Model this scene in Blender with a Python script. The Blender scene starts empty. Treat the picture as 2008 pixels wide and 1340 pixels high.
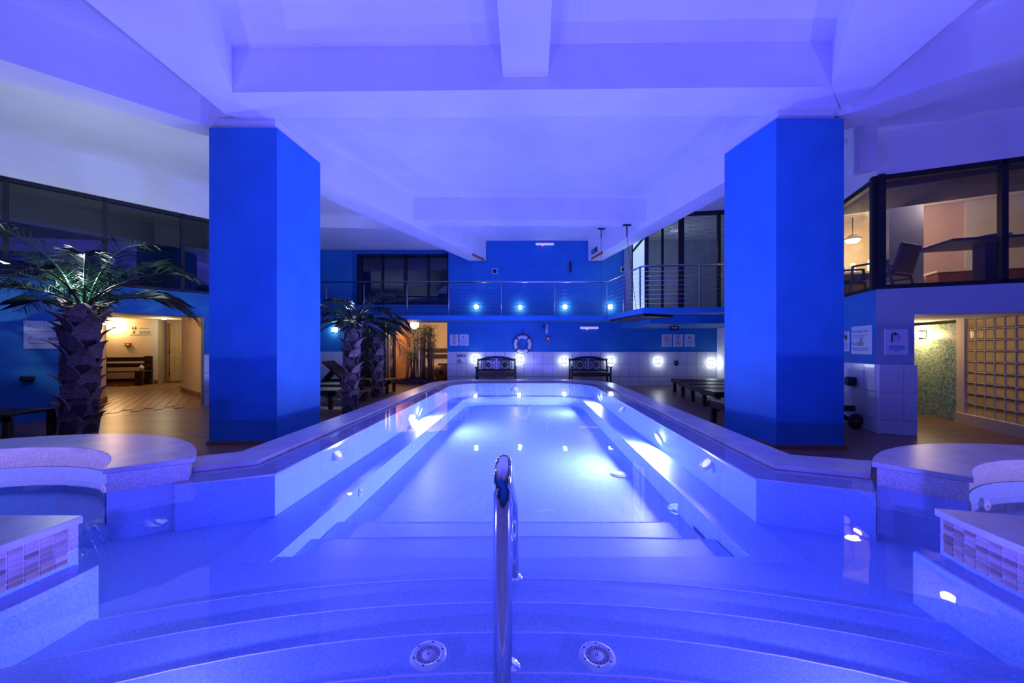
import bpy, bmesh, math, random
from mathutils import Vector, Matrix
from mathutils.geometry import tessellate_polygon
random.seed(7)
S = bpy.context.scene
C = S.collection
# ------------------------------------------------------------------ camera, world, exposure
F, CX, HY, H = 720.0, 1004.0, 682.0, 1.2          # focal length / vanishing point in px of the 2008 wide frame, eye height
cd = bpy.data.cameras.new('camera'); cam = bpy.data.objects.new('camera', cd); C.objects.link(cam)
cam.location = (0, 0, H); cam.rotation_euler = (math.pi / 2, 0, 0)
cd.sensor_width = 36.0; cd.lens = 36.0 * F / 2008.0; cd.shift_y = (HY - 670.0) / 2008.0; cd.clip_start = 0.02
S.camera = cam
w = bpy.data.worlds.new('world'); S.world = w; w.use_nodes = True
w.node_tree.nodes['Background'].inputs[0].default_value = (0.05, 0.06, 0.35, 1); w.node_tree.nodes['Background'].inputs[1].default_value = 0.02
vs = S.view_settings; vs.view_transform = 'Standard'; vs.look = 'None'; vs.gamma = 1.0; vs.exposure = 0.0
try: vs.use_curve_mapping = False
except Exception: pass
cy = S.cycles
cy.max_bounces = 8; cy.diffuse_bounces = 4; cy.glossy_bounces = 4; cy.transmission_bounces = 6; cy.transparent_max_bounces = 16
cy.caustics_reflective = False; cy.caustics_refractive = False; cy.sample_clamp_indirect = 6.0

BLUE = (0.085, 0.075, 1.0)
POOLW = (0.48, 0.52, 1.0)
WARM = (1.0, 0.62, 0.27)
COOL = (0.78, 0.92, 1.0)
def point_light(name, loc, power, color, radius=0.05, parent=None):
    l = bpy.data.lights.new(name, 'POINT'); l.energy = power; l.color = color; l.shadow_soft_size = radius
    o = bpy.data.objects.new(name, l); C.objects.link(o); o.location = loc
    if parent: o.parent = parent
    return o
def disc_light(name, loc, direction, power, color, size=0.2, parent=None):
    l = bpy.data.lights.new(name, 'AREA'); l.shape = 'DISK'; l.size = size; l.energy = power; l.color = color
    o = bpy.data.objects.new(name, l); C.objects.link(o); o.location = loc
    o.rotation_euler = Vector(direction).to_track_quat('-Z', 'Y').to_euler()
    if parent: o.parent = parent
    return o

# ------------------------------------------------------------------ projection helpers (frame measurements -> metres)
def at(x, y, Y): return Vector(((x - CX) / F * Y, Y, H - (y - HY) / F * Y))
def xat(x, Y): return (x - CX) / F * Y
def onz(x, y, z):
    Y = (H - z) * F / (y - HY); return Vector(((x - CX) / F * Y, Y, z))

# ------------------------------------------------------------------ materials
M = {}
def mat(name, col, rough=0.5, metal=0.0, col2=None, scale=8.0, detail=4.0, bump=0.0, bscale=None, spec=0.5, stretch=None, emit=None, estr=0.0, contrast=(0.35, 0.65)):
    m = bpy.data.materials.new(name); m.use_nodes = True; nt = m.node_tree; b = nt.nodes['Principled BSDF']
    b.inputs['Base Color'].default_value = (*col, 1); b.inputs['Roughness'].default_value = rough; b.inputs['Metallic'].default_value = metal
    b.inputs['Specular IOR Level'].default_value = spec
    tc = nt.nodes.new('ShaderNodeTexCoord'); mp = nt.nodes.new('ShaderNodeMapping'); nt.links.new(tc.outputs['Object'], mp.inputs[0])
    if stretch: mp.inputs['Scale'].default_value = stretch
    if col2:
        n = nt.nodes.new('ShaderNodeTexNoise'); n.inputs['Scale'].default_value = scale; n.inputs['Detail'].default_value = detail
        nt.links.new(mp.outputs[0], n.inputs['Vector'])
        r = nt.nodes.new('ShaderNodeValToRGB'); r.color_ramp.elements[0].position = contrast[0]; r.color_ramp.elements[1].position = contrast[1]
        r.color_ramp.elements[0].color = (*col, 1); r.color_ramp.elements[1].color = (*col2, 1)
        nt.links.new(n.outputs['Fac'], r.inputs[0]); nt.links.new(r.outputs[0], b.inputs['Base Color'])
    if bump:
        n2 = nt.nodes.new('ShaderNodeTexNoise'); n2.inputs['Scale'].default_value = bscale or scale; n2.inputs['Detail'].default_value = 5
        nt.links.new(mp.outputs[0], n2.inputs['Vector'])
        bp = nt.nodes.new('ShaderNodeBump'); bp.inputs['Strength'].default_value = bump; bp.inputs['Distance'].default_value = 0.02
        nt.links.new(n2.outputs['Fac'], bp.inputs['Height']); nt.links.new(bp.outputs[0], b.inputs['Normal'])
    if emit:
        b.inputs['Emission Color'].default_value = (*emit, 1); b.inputs['Emission Strength'].default_value = estr
    M[name] = m
    return m
mat('plaster', (0.78, 0.78, 0.80), 0.85, col2=(0.84, 0.84, 0.85), scale=1.6, bump=0.05, bscale=14)
mat('blue_paint', (0.012, 0.175, 0.50), 0.62, col2=(0.018, 0.20, 0.55), scale=2.0, bump=0.06, bscale=18)
mat('column_paint', (0.014, 0.175, 0.47), 0.6, col2=(0.02, 0.205, 0.53), scale=3.0, bump=0.16, bscale=26)
mat('grey_blue_paint', (0.34, 0.40, 0.52), 0.65, col2=(0.37, 0.43, 0.55), scale=2.0, bump=0.05, bscale=18)
mat('cream_plaster', (0.72, 0.60, 0.44), 0.8, col2=(0.78, 0.66, 0.50), scale=2.2, bump=0.08, bscale=16)
mat('wall_tile', (0.74, 0.74, 0.78), 0.12, col2=(0.78, 0.78, 0.81), scale=1.5)
mat('grout', (0.30, 0.30, 0.34), 0.9, col2=(0.36, 0.36, 0.4), scale=30)
mat('pool_tile', (0.29, 0.47, 0.76), 0.5, col2=(0.50, 0.71, 0.95), scale=110, detail=6, contrast=(0.3, 0.7))
mat('stone', (0.52, 0.47, 0.46), 0.32, col2=(0.68, 0.63, 0.60), scale=5, detail=8, bump=0.03, bscale=60)
mat('pebble_face', (0.55, 0.46, 0.41), 0.5, col2=(0.84, 0.75, 0.68), scale=110, detail=6)
mat('ledge_stone', (0.60, 0.58, 0.62), 0.3, col2=(0.70, 0.68, 0.72), scale=9)
mat('gap_dark', (0.006, 0.006, 0.02), 0.6)
mat('black_metal', (0.008, 0.008, 0.014), 0.45, col2=(0.012, 0.012, 0.02), scale=12)
mat('dark_wood', (0.030, 0.016, 0.010), 0.42, col2=(0.06, 0.032, 0.02), scale=6, stretch=(1, 9, 9), bump=0.05)
mat('corridor_wood', (0.035, 0.014, 0.008), 0.45, col2=(0.06, 0.025, 0.014), scale=6, stretch=(1, 9, 9))
mat('pine', (0.62, 0.50, 0.27), 0.5, col2=(0.74, 0.62, 0.36), scale=3, stretch=(9, 9, 0.8))
mat('orange_wood', (0.36, 0.15, 0.05), 0.45, col2=(0.50, 0.23, 0.08), scale=3, stretch=(9, 9, 0.8))
mat('terracotta', (0.24, 0.10, 0.055), 0.5, col2=(0.30, 0.13, 0.07), scale=9)
mat('floor_tile', (0.33, 0.19, 0.09), 0.28, col2=(0.44, 0.27, 0.13), scale=4, stretch=(1, 6, 1), bump=0.05)
mat('floor_tile_dark', (0.24, 0.13, 0.065), 0.28, col2=(0.34, 0.20, 0.10), scale=4, stretch=(1, 6, 1), bump=0.05)
mat('chrome', (0.82, 0.82, 0.84), 0.10, metal=1.0, col2=(0.76, 0.76, 0.78), scale=5)
mat('steel', (0.62, 0.63, 0.66), 0.25, metal=1.0, col2=(0.55, 0.56, 0.6), scale=9)
mat('white_plastic', (0.80, 0.80, 0.82), 0.4, col2=(0.84, 0.84, 0.85), scale=6)
mat('sign_white', (0.72, 0.74, 0.80), 0.35, col2=(0.76, 0.78, 0.83), scale=3)
mat('print_cyan', (0.05, 0.36, 0.62), 0.5)
mat('print_black', (0.012, 0.012, 0.02), 0.5)
mat('print_red', (0.55, 0.03, 0.04), 0.5)
mat('print_green', (0.01, 0.10, 0.06), 0.5)
mat('sign_cream', (0.80, 0.70, 0.52), 0.5)
mat('exit_green', (0.01, 0.09, 0.07), 0.4)
mat('red_plastic', (0.45, 0.03, 0.02), 0.4)
mat('orange_strip', (0.62, 0.24, 0.08), 0.6)
mat('buoy', (0.82, 0.80, 0.82), 0.5, col2=(0.76, 0.74, 0.76), scale=8)
mat('buoy_band', (0.10, 0.02, 0.04), 0.6)
mat('rope', (0.10, 0.09, 0.16), 0.8)
mat('trunk', (0.030, 0.018, 0.016), 0.85, col2=(0.08, 0.05, 0.04), scale=14, bump=0.6, bscale=22)
mat('boot', (0.11, 0.07, 0.06), 0.7, col2=(0.30, 0.22, 0.20), scale=9, stretch=(2, 2, 8), bump=0.4, bscale=12)
mat('frond', (0.005, 0.020, 0.012), 0.30, col2=(0.010, 0.034, 0.018), scale=9)
mat('bamboo_cane', (0.15, 0.10, 0.07), 0.5, col2=(0.24, 0.17, 0.11), scale=5, stretch=(1, 1, 6))
mat('bamboo_leaf', (0.07, 0.09, 0.035), 0.6, col2=(0.13, 0.15, 0.06), scale=9)
mat('bright_leaf', (0.20, 0.24, 0.03), 0.6, col2=(0.28, 0.30, 0.05), scale=9)  # lamplit yellow-green put into the leaf colour
mat('heather', (0.10, 0.04, 0.09), 0.9, col2=(0.20, 0.10, 0.14), scale=20)
mat('mosaic_a', (0.42, 0.27, 0.19), 0.35, col2=(0.48, 0.32, 0.23), scale=9)
mat('mosaic_b', (0.56, 0.40, 0.30), 0.35, col2=(0.62, 0.46, 0.36), scale=9)
mat('mosaic_c', (0.30, 0.17, 0.11), 0.35, col2=(0.36, 0.22, 0.15), scale=9)
mat('mosaic_grout', (0.80, 0.76, 0.74), 0.8)
mat('block_mortar', (0.88, 0.80, 0.58), 0.7)
mat('pink_plaster', (0.66, 0.46, 0.42), 0.8, col2=(0.70, 0.50, 0.46), scale=2)
mat('lounge_wall', (0.70, 0.66, 0.60), 0.8, col2=(0.74, 0.70, 0.64), scale=2)
mat('lounge_dark', (0.09, 0.08, 0.10), 0.7, col2=(0.11, 0.10, 0.12), scale=3)
mat('blue_fabric', (0.015, 0.04, 0.20), 0.8, col2=(0.02, 0.055, 0.24), scale=40)
mat('grey_wood', (0.14, 0.11, 0.13), 0.5, col2=(0.18, 0.14, 0.16), scale=6, stretch=(1, 8, 8))
mat('mahogany', (0.16, 0.05, 0.045), 0.5, col2=(0.2, 0.07, 0.06), scale=6)
mat('porcelain', (0.85, 0.85, 0.88), 0.2)
mat('blind', (0.45, 0.50, 0.56), 0.35, col2=(0.5, 0.55, 0.6), scale=5)
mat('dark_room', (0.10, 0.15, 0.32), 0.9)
mat('frosted', (0.75, 0.85, 0.88), 0.5, emit=(0.62, 0.85, 0.9), estr=0.55)  # emission in the glass stands in for light from behind
mat('glow_cool', (1, 1, 1), 0.4, emit=(0.85, 0.95, 1.0), estr=30)
mat('glow_warm', (1, 0.9, 0.7), 0.4, emit=(1.0, 0.76, 0.42), estr=25)
mat('glow_pool', (1, 1, 1), 0.4, emit=(0.72, 0.80, 1.0), estr=9)
mat('glow_blue', (0.4, 0.4, 1), 0.4, emit=(0.30, 0.30, 1.0), estr=3)
mat('glow_tube', (0.6, 0.6, 0.8), 0.4, emit=(0.45, 0.45, 1.0), estr=0.8)
mat('red_led', (1, 0.1, 0.2), 0.4, emit=(1.0, 0.05, 0.25), estr=4)

def deck_material():
    m = bpy.data.materials.new('deck_wood'); m.use_nodes = True; nt = m.node_tree; b = nt.nodes['Principled BSDF']
    tc = nt.nodes.new('ShaderNodeTexCoord')
    br = nt.nodes.new('ShaderNodeTexBrick'); br.inputs['Scale'].default_value = 1.0
    br.inputs['Brick Width'].default_value = 1.8; br.inputs['Row Height'].default_value = 0.11; br.inputs['Mortar Size'].default_value = 0.006
    br.inputs['Color1'].default_value = (0.16, 0.085, 0.05, 1); br.inputs['Color2'].default_value = (0.23, 0.125, 0.07, 1); br.inputs['Mortar'].default_value = (0.02, 0.012, 0.01, 1)
    nt.links.new(tc.outputs['Object'], br.inputs['Vector'])
    mp = nt.nodes.new('ShaderNodeMapping'); mp.inputs['Scale'].default_value = (1, 12, 1); nt.links.new(tc.outputs['Object'], mp.inputs[0])
    n = nt.nodes.new('ShaderNodeTexNoise'); n.inputs['Scale'].default_value = 3; n.inputs['Detail'].default_value = 6; nt.links.new(mp.outputs[0], n.inputs['Vector'])
    mx = nt.nodes.new('ShaderNodeMix'); mx.data_type = 'RGBA'; mx.blend_type = 'MULTIPLY'; mx.inputs[0].default_value = 0.6
    nt.links.new(br.outputs['Color'], mx.inputs[6]); nt.links.new(n.outputs['Color'], mx.inputs[7])
    ad = nt.nodes.new('ShaderNodeMix'); ad.data_type = 'RGBA'; ad.blend_type = 'MULTIPLY'; ad.inputs[0].default_value = 1.0; ad.inputs[7].default_value = (1.7, 1.7, 1.7, 1)
    nt.links.new(mx.outputs[2], ad.inputs[6]); nt.links.new(ad.outputs[2], b.inputs['Base Color'])
    b.inputs['Roughness'].default_value = 0.33
    bp = nt.nodes.new('ShaderNodeBump'); bp.inputs['Strength'].default_value = 0.25; bp.inputs['Distance'].default_value = 0.01
    nt.links.new(br.outputs['Fac'], bp.inputs['Height']); bp.invert = True; nt.links.new(bp.outputs[0], b.inputs['Normal'])
    M['deck_wood'] = m
deck_material()
def water_material():
    m = bpy.data.materials.new('water'); m.use_nodes = True; nt = m.node_tree; nt.nodes.clear()
    out = nt.nodes.new('ShaderNodeOutputMaterial'); mix = nt.nodes.new('ShaderNodeMixShader')
    tr = nt.nodes.new('ShaderNodeBsdfTransparent'); tr.inputs[0].default_value = (0.90, 0.92, 1.0, 1)
    gl = nt.nodes.new('ShaderNodeBsdfGlossy'); gl.inputs['Roughness'].default_value = 0.015; gl.inputs[0].default_value = (1, 1, 1, 1)
    fr = nt.nodes.new('ShaderNodeFresnel'); fr.inputs[0].default_value = 1.33
    tc = nt.nodes.new('ShaderNodeTexCoord'); n = nt.nodes.new('ShaderNodeTexNoise'); n.inputs['Scale'].default_value = 3.2; n.inputs['Detail'].default_value = 2
    nt.links.new(tc.outputs['Object'], n.inputs['Vector'])
    bp = nt.nodes.new('ShaderNodeBump'); bp.inputs['Strength'].default_value = 0.10; bp.inputs['Distance'].default_value = 0.012
    nt.links.new(n.outputs['Fac'], bp.inputs['Height'])
    for x in (gl, fr): nt.links.new(bp.outputs[0], x.inputs['Normal'])
    nt.links.new(fr.outputs[0], mix.inputs[0]); nt.links.new(tr.outputs[0], mix.inputs[1]); nt.links.new(gl.outputs[0], mix.inputs[2])
    nt.links.new(mix.outputs[0], out.inputs[0]); M['water'] = m
water_material()
def glass_material(name, tint, boost):
    m = bpy.data.materials.new(name); m.use_nodes = True; nt = m.node_tree; nt.nodes.clear()
    out = nt.nodes.new('ShaderNodeOutputMaterial'); mix = nt.nodes.new('ShaderNodeMixShader')
    tr = nt.nodes.new('ShaderNodeBsdfTransparent'); tr.inputs[0].default_value = (*tint, 1)
    gl = nt.nodes.new('ShaderNodeBsdfGlossy'); gl.inputs['Roughness'].default_value = 0.01; gl.inputs[0].default_value = (1, 1, 1, 1)
    lw = nt.nodes.new('ShaderNodeLayerWeight'); pw = nt.nodes.new('ShaderNodeMath'); pw.operation = 'POWER'; pw.inputs[1].default_value = 5.0
    fr = nt.nodes.new('ShaderNodeMath'); fr.operation = 'MULTIPLY_ADD'; f0 = ((boost - 1) / (boost + 1)) ** 2; fr.inputs[1].default_value = 1 - f0; fr.inputs[2].default_value = f0
    nt.links.new(lw.outputs['Facing'], pw.inputs[0]); nt.links.new(pw.outputs[0], fr.inputs[0])
    nt.links.new(fr.outputs[0], mix.inputs[0]); nt.links.new(tr.outputs[0], mix.inputs[1]); nt.links.new(gl.outputs[0], mix.inputs[2])
    nt.links.new(mix.outputs[0], out.inputs[0]); M[name] = m
glass_material('pane_glass', (0.86, 0.84, 0.84), 1.42)
glass_material('dark_glass', (0.5, 0.56, 0.68), 1.75)
def block_material():
    m = bpy.data.materials.new('glass_block'); m.use_nodes = True; nt = m.node_tree; nt.nodes.clear()
    out = nt.nodes.new('ShaderNodeOutputMaterial'); mix = nt.nodes.new('ShaderNodeMixShader'); mix2 = nt.nodes.new('ShaderNodeMixShader')
    tl = nt.nodes.new('ShaderNodeBsdfTranslucent'); tl.inputs[0].default_value = (0.80, 0.62, 0.36, 1)
    df = nt.nodes.new('ShaderNodeBsdfDiffuse'); df.inputs[0].default_value = (0.22, 0.16, 0.09, 1)
    gl = nt.nodes.new('ShaderNodeBsdfGlossy'); gl.inputs['Roughness'].default_value = 0.12
    fr = nt.nodes.new('ShaderNodeFresnel'); fr.inputs[0].default_value = 1.5
    tc = nt.nodes.new('ShaderNodeTexCoord'); wv = nt.nodes.new('ShaderNodeTexWave'); wv.inputs['Scale'].default_value = 9; wv.inputs['Distortion'].default_value = 5
    wv.bands_direction = 'X'
    nt.links.new(tc.outputs['Object'], wv.inputs['Vector'])
    bp = nt.nodes.new('ShaderNodeBump'); bp.inputs['Strength'].default_value = 0.12; bp.inputs['Distance'].default_value = 0.02; nt.links.new(wv.outputs['Fac'], bp.inputs['Height'])
    nt.links.new(bp.outputs[0], gl.inputs['Normal']); nt.links.new(bp.outputs[0], fr.inputs['Normal']); nt.links.new(bp.outputs[0], tl.inputs['Normal']); nt.links.new(bp.outputs[0], df.inputs['Normal'])
    mix.inputs[0].default_value = 0.4
    nt.links.new(tl.outputs[0], mix.inputs[1]); nt.links.new(df.outputs[0], mix.inputs[2])
    nt.links.new(fr.outputs[0], mix2.inputs[0]); nt.links.new(mix.outputs[0], mix2.inputs[1]); nt.links.new(gl.outputs[0], mix2.inputs[2])
    nt.links.new(mix2.outputs[0], out.inputs[0]); M['glass_block'] = m
block_material()
def mosaic_material():
    m = bpy.data.materials.new('shower_mosaic'); m.use_nodes = True; nt = m.node_tree; b = nt.nodes['Principled BSDF']
    tc = nt.nodes.new('ShaderNodeTexCoord'); sp = nt.nodes.new('ShaderNodeVectorMath'); sp.operation = 'SCALE'; sp.inputs['Scale'].default_value = 42.0
    nt.links.new(tc.outputs['Object'], sp.inputs[0])
    fl = nt.nodes.new('ShaderNodeVectorMath'); fl.operation = 'FLOOR'; nt.links.new(sp.outputs[0], fl.inputs[0])
    wn = nt.nodes.new('ShaderNodeTexWhiteNoise'); nt.links.new(fl.outputs[0], wn.inputs['Vector'])
    r = nt.nodes.new('ShaderNodeValToRGB'); r.color_ramp.interpolation = 'CONSTANT'
    cols = [(0.0, (0.10, 0.26, 0.26)), (0.25, (0.22, 0.40, 0.36)), (0.5, (0.40, 0.52, 0.44)), (0.75, (0.55, 0.60, 0.46))]
    e = r.color_ramp.elements; e[0].position = 0; e[0].color = (*cols[0][1], 1); e[1].position = 0.25; e[1].color = (*cols[1][1], 1)
    for p_, c_ in cols[2:]:
        k = e.new(p_); k.color = (*c_, 1)
    nt.links.new(wn.outputs['Value'], r.inputs[0]); nt.links.new(r.outputs[0], b.inputs['Base Color']); b.inputs['Roughness'].default_value = 0.3
    M['shower_mosaic'] = m
mosaic_material()

# ------------------------------------------------------------------ mesh builder
class MB:
    def __init__(s): s.v = []; s.f = []; s.sm = []
    def add(s, vs_, fs, smooth=False):
        n = len(s.v); s.v += [tuple(p) for p in vs_]; s.f += [tuple(n + i for i in f) for f in fs]; s.sm += [smooth] * len(fs); return s
    def box(s, x0, x1, y0, y1, z0, z1, mtx=None):
        vs_ = [Vector(p) for p in ((x0, y0, z0), (x1, y0, z0), (x1, y1, z0), (x0, y1, z0), (x0, y0, z1), (x1, y0, z1), (x1, y1, z1), (x0, y1, z1))]
        if mtx: vs_ = [mtx @ p for p in vs_]
        return s.add(vs_, [(3, 2, 1, 0), (4, 5, 6, 7), (0, 1, 5, 4), (1, 2, 6, 5), (2, 3, 7, 6), (3, 0, 4, 7)])
    def prism(s, poly, z0, z1):
        n = len(poly); P3 = [Vector((p[0], p[1], 0)) for p in poly]
        area = sum(poly[i][0] * poly[(i + 1) % n][1] - poly[(i + 1) % n][0] * poly[i][1] for i in range(n))
        if area < 0: poly = poly[::-1]; P3 = P3[::-1]
        tri = tessellate_polygon([P3])
        vs_ = [(p[0], p[1], z0) for p in poly] + [(p[0], p[1], z1) for p in poly]
        fs = []
        for t in tri:
            a, b, c = t
            cr = (P3[b] - P3[a]).cross(P3[c] - P3[a]).z
            if cr < 0: a, b, c = c, b, a
            fs.append((a + n, b + n, c + n)); fs.append((c, b, a))
        for i in range(n): j = (i + 1) % n; fs.append((i, j, j + n, i + n))
        return s.add(vs_, fs)
    def flat(s, poly, z):
        n = len(poly); P3 = [Vector((p[0], p[1], 0)) for p in poly]
        fs = []
        for a, b, c in tessellate_polygon([P3]):
            if (P3[b] - P3[a]).cross(P3[c] - P3[a]).z < 0: a, b, c = c, b, a
            fs.append((a, b, c))
        return s.add([(p[0], p[1], z) for p in poly], fs)
    def strip(s, A, B, smooth=False):
        n = len(A); return s.add(list(A) + list(B), [(i, i + 1, n + i + 1, n + i) for i in range(n - 1)], smooth)
    def tube(s, pts, r, seg=8, caps=True, smooth=True, closed=False):
        pts = [Vector(p) for p in pts]; n = len(pts); rs = r if isinstance(r, (list, tuple)) else [r] * n
        rings = []; up = Vector((0.123, 0.31, 0.95)).normalized()
        for i, p in enumerate(pts):
            if closed: t = pts[(i + 1) % n] - pts[i - 1]
            else: t = pts[min(i + 1, n - 1)] - pts[max(i - 1, 0)]
            t.normalize()
            u = t.cross(up)
            if u.length < 1e-3: u = t.cross(Vector((1, 0, 0)))
            u.normalize(); v = t.cross(u)
            rings.append([p + (u * math.cos(2 * math.pi * k / seg) + v * math.sin(2 * math.pi * k / seg)) * rs[i] for k in range(seg)])
        vs_ = [q for ring in rings for q in ring]; fs = []
        for i in range(n if closed else n - 1):
            a = i * seg; b = ((i + 1) % n) * seg
            for k in range(seg): k2 = (k + 1) % seg; fs.append((a + k, a + k2, b + k2, b + k))
        s.add(vs_, fs, smooth)
        if caps and not closed:
            n0 = len(s.v) - len(vs_)
            s.f.append(tuple(n0 + k for k in range(seg))[::-1]); s.sm.append(False)
            s.f.append(tuple(n0 + (n - 1) * seg + k for k in range(seg))); s.sm.append(False)
        return s
    def bar(s, a, b, w_, h_):
        a = Vector(a); b = Vector(b); t = (b - a); L = t.length; t.normalize()
        up = Vector((0, 0, 1)) if abs(t.z) < 0.95 else Vector((0, 1, 0))
        u = t.cross(up).normalized(); v = u.cross(t).normalized()
        mtx = Matrix((u, t, v)).transposed().to_4x4(); mtx.translation = a
        return s.box(-w_ / 2, w_ / 2, 0, L, -h_ / 2, h_ / 2, mtx)
    def lathe(s, prof, c=(0, 0, 0), seg=16, smooth=True):
        n = len(prof); vs_ = []; fs = []
        for r_, z_ in prof:
            for k in range(seg): a = 2 * math.pi * k / seg; vs_.append((c[0] + r_ * math.cos(a), c[1] + r_ * math.sin(a), c[2] + z_))
        for i in range(n - 1):
            for k in range(seg): k2 = (k + 1) % seg; fs.append((i * seg + k, i * seg + k2, (i + 1) * seg + k2, (i + 1) * seg + k))
        s.add(vs_, fs, smooth)
        return s
    def mesh(s, name, material):
        me = bpy.data.meshes.new(name); me.from_pydata(s.v, [], s.f); me.validate(); 
        if len(me.polygons) == len(s.sm): me.polygons.foreach_set('use_smooth', s.sm)
        if material: me.materials.append(M[material])
        me.update(); return me
    def build(s, name, material, parent=None, mtx=None):
        o = bpy.data.objects.new(name, s.mesh(name, material)); C.objects.link(o)
        if parent: o.parent = parent
        if mtx: o.matrix_local = mtx
        return o
def bevel(o, width=0.01, seg=2):
    b = o.modifiers.new('bevel', 'BEVEL'); b.width = width; b.segments = seg; b.limit_method = 'ANGLE'; return o
def link(name, me, parent=None, loc=(0, 0, 0), rz=0.0):
    o = bpy.data.objects.new(name, me); C.objects.link(o); o.location = loc; o.rotation_euler = (0, 0, rz)
    if parent: o.parent = parent
    return o
def tag(o, label, cat=None, group=None, kind=None):
    o['label'] = label
    if cat: o['category'] = cat
    if group: o['group'] = group
    if kind: o['kind'] = kind
    return o
def thing(name, label, cat, loc=(0, 0, 0), rz=0.0, group=None, kind=None):
    o = bpy.data.objects.new(name, None); C.objects.link(o); o.location = loc; o.rotation_euler = (0, 0, rz); o.empty_display_size = 0.1
    return tag(o, label, cat, group, kind)
def struct(o, label): return tag(o, label, None, None, 'structure')
def copy_tree(o, parent=None):
    c = o.copy(); C.objects.link(c); c.parent = parent
    for ch in list(o.children): copy_tree(ch, c)
    return c
def frame(A, B):
    """wall frame: x along A->B, y outwards (to the left of A->B), z up"""
    d = Vector((B[0] - A[0], B[1] - A[1], 0)); L = d.length; d.normalize()
    return Matrix(((d.x, -d.y, 0, A[0]), (d.y, d.x, 0, A[1]), (0, 0, 1, 0), (0, 0, 0, 1))), L
def text_mesh(txt, size, material, align='LEFT'):
    cu = bpy.data.curves.new('t', 'FONT'); cu.body = txt; cu.size = size; cu.align_x = align; cu.extrude = 0.0008
    o = bpy.data.objects.new('t', cu); C.objects.link(o)
    dg = bpy.context.evaluated_depsgraph_get(); me = bpy.data.meshes.new_from_object(o.evaluated_get(dg))
    bpy.data.objects.remove(o); bpy.data.curves.remove(cu); me.materials.clear(); me.materials.append(M[material]); return me
def text(name, txt, size, material, parent, x, y, z, flip=1, align='LEFT', sx=1.0):
    """text standing up in the parent's x-z plane, read from -y (flip=1)"""
    o = bpy.data.objects.new(name, text_mesh(txt, size, material, align)); C.objects.link(o); o.parent = parent
    o.location = (x, y, z); o.rotation_euler = (math.pi / 2, 0, 0); o.scale = (sx, 1, 1); return o

# ================================================================== THE SETTING
SLAB = 4.55
# ---- floor
YB = 11.5
fl = MB()
fl.flat([(-2.2, 3.12), (-2.02, 10.2), (-2.6, YB + 0.2), (-6.4, YB + 0.2), (-6.4, 8.0), (-7.0, 7.1), (-8.6, 5.2), (-9.0, 1.0), (-5.0, 1.0), (-5.0, 2.2), (-4.5, 2.9), (-3.9, 3.2), (-3.2, 3.2), (-2.5, 2.8)], 0)
fl.flat([(2.2, 3.0), (2.5, 2.6), (3.1, 2.85), (4.1, 2.85), (4.8, 2.4), (5.1, 1.0), (9.5, 1.0), (9.5, 8.5), (6.6, 8.6), (6.6, YB + 0.2), (3.1, YB + 0.2), (2.5, 10.2)], 0)
fl.flat([(-2.02, 10.2), (2.5, 10.2), (3.1, YB + 0.2), (-2.6, YB + 0.2)], 0)
fl.flat([(-5.2, YB + 0.2), (-1.5, YB + 0.2), (-1.5, 16), (-5.2, 16)], 0)
floor = struct(fl.build('floor', 'deck_wood'), 'brown timber plank deck around the pool')

# ---- walls
def wall(name, A, B, pieces, material, label, t=0.25):
    mtx, L = frame(A, B); mb = MB()
    for (u0, u1, z0, z1) in pieces: mb.box(u0, u1, 0, t, z0, z1)
    o = mb.build(name, material, None, mtx); struct(o, label); return o, mtx, L
TILE_W, TILE_H, TILE_T = 0.30, 0.385, 0.012
tile_meshes = {}
def tile_mesh(w_, h_, material='wall_tile', t=TILE_T):
    k = (round(w_, 3), round(h_, 3), material, t)
    if k not in tile_meshes:
        g = 0.003; e = 0.003
        vs_ = [(g, 0, g), (w_ - g, 0, g), (w_ - g, 0, h_ - g), (g, 0, h_ - g), (g + e, -t, g + e), (w_ - g - e, -t, g + e), (w_ - g - e, -t, h_ - g - e), (g + e, -t, h_ - g - e)]
        tile_meshes[k] = MB().add(vs_, [(4, 5, 6, 7), (0, 1, 5, 4), (1, 2, 6, 5), (2, 3, 7, 6), (3, 0, 4, 7)]).mesh('tile', material)
    return tile_meshes[k]
def tile_dado(parent, u0, u1, top, flip=False):
    """white tiles on the room face (local y=0) of a wall from u0 to u1 up to height top"""
    mb = MB(); mb.box(u0, u1, -0.006, 0.0, 0, top); g = mb.build('grout_bed', 'grout', parent)
    rows = []; z = top
    while z > 0.02: rows.append((max(0, z - TILE_H), z)); z -= TILE_H
    u = u0
    while u < u1 - 0.02:
        w_ = min(TILE_W, u1 - u)
        for a, b in rows: link('tile', tile_mesh(w_, b - a), parent, (u, -0.004, a))
        u += TILE_W
TT = 1.07
xc0, xc1 = xat(755, YB), xat(877, YB)                 # rear corridor opening
wx0, wx1 = xat(690, YB), xat(879, YB)                 # rear upper window recess
X0, X1 = -6.2, 6.42
wb, wbm, _ = wall('wall_back', (X0, YB), (X1, YB),
    [(0, xc0 - X0, 0, 2.0), (xc1 - X0, X1 - X0, 0, 2.0), (0, X1 - X0, 2.0, 2.45), (0, wx0 - X0, 2.45, 4.28), (wx1 - X0, X1 - X0, 2.45, 4.28), (0, X1 - X0, 4.28, SLAB)],
    'blue_paint', 'blue painted far wall behind the walkway, white tiles below')
tile_dado(wb, 0, xc0 - X0, TT); tile_dado(wb, xc1 - X0, X1 - X0, TT)
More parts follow.
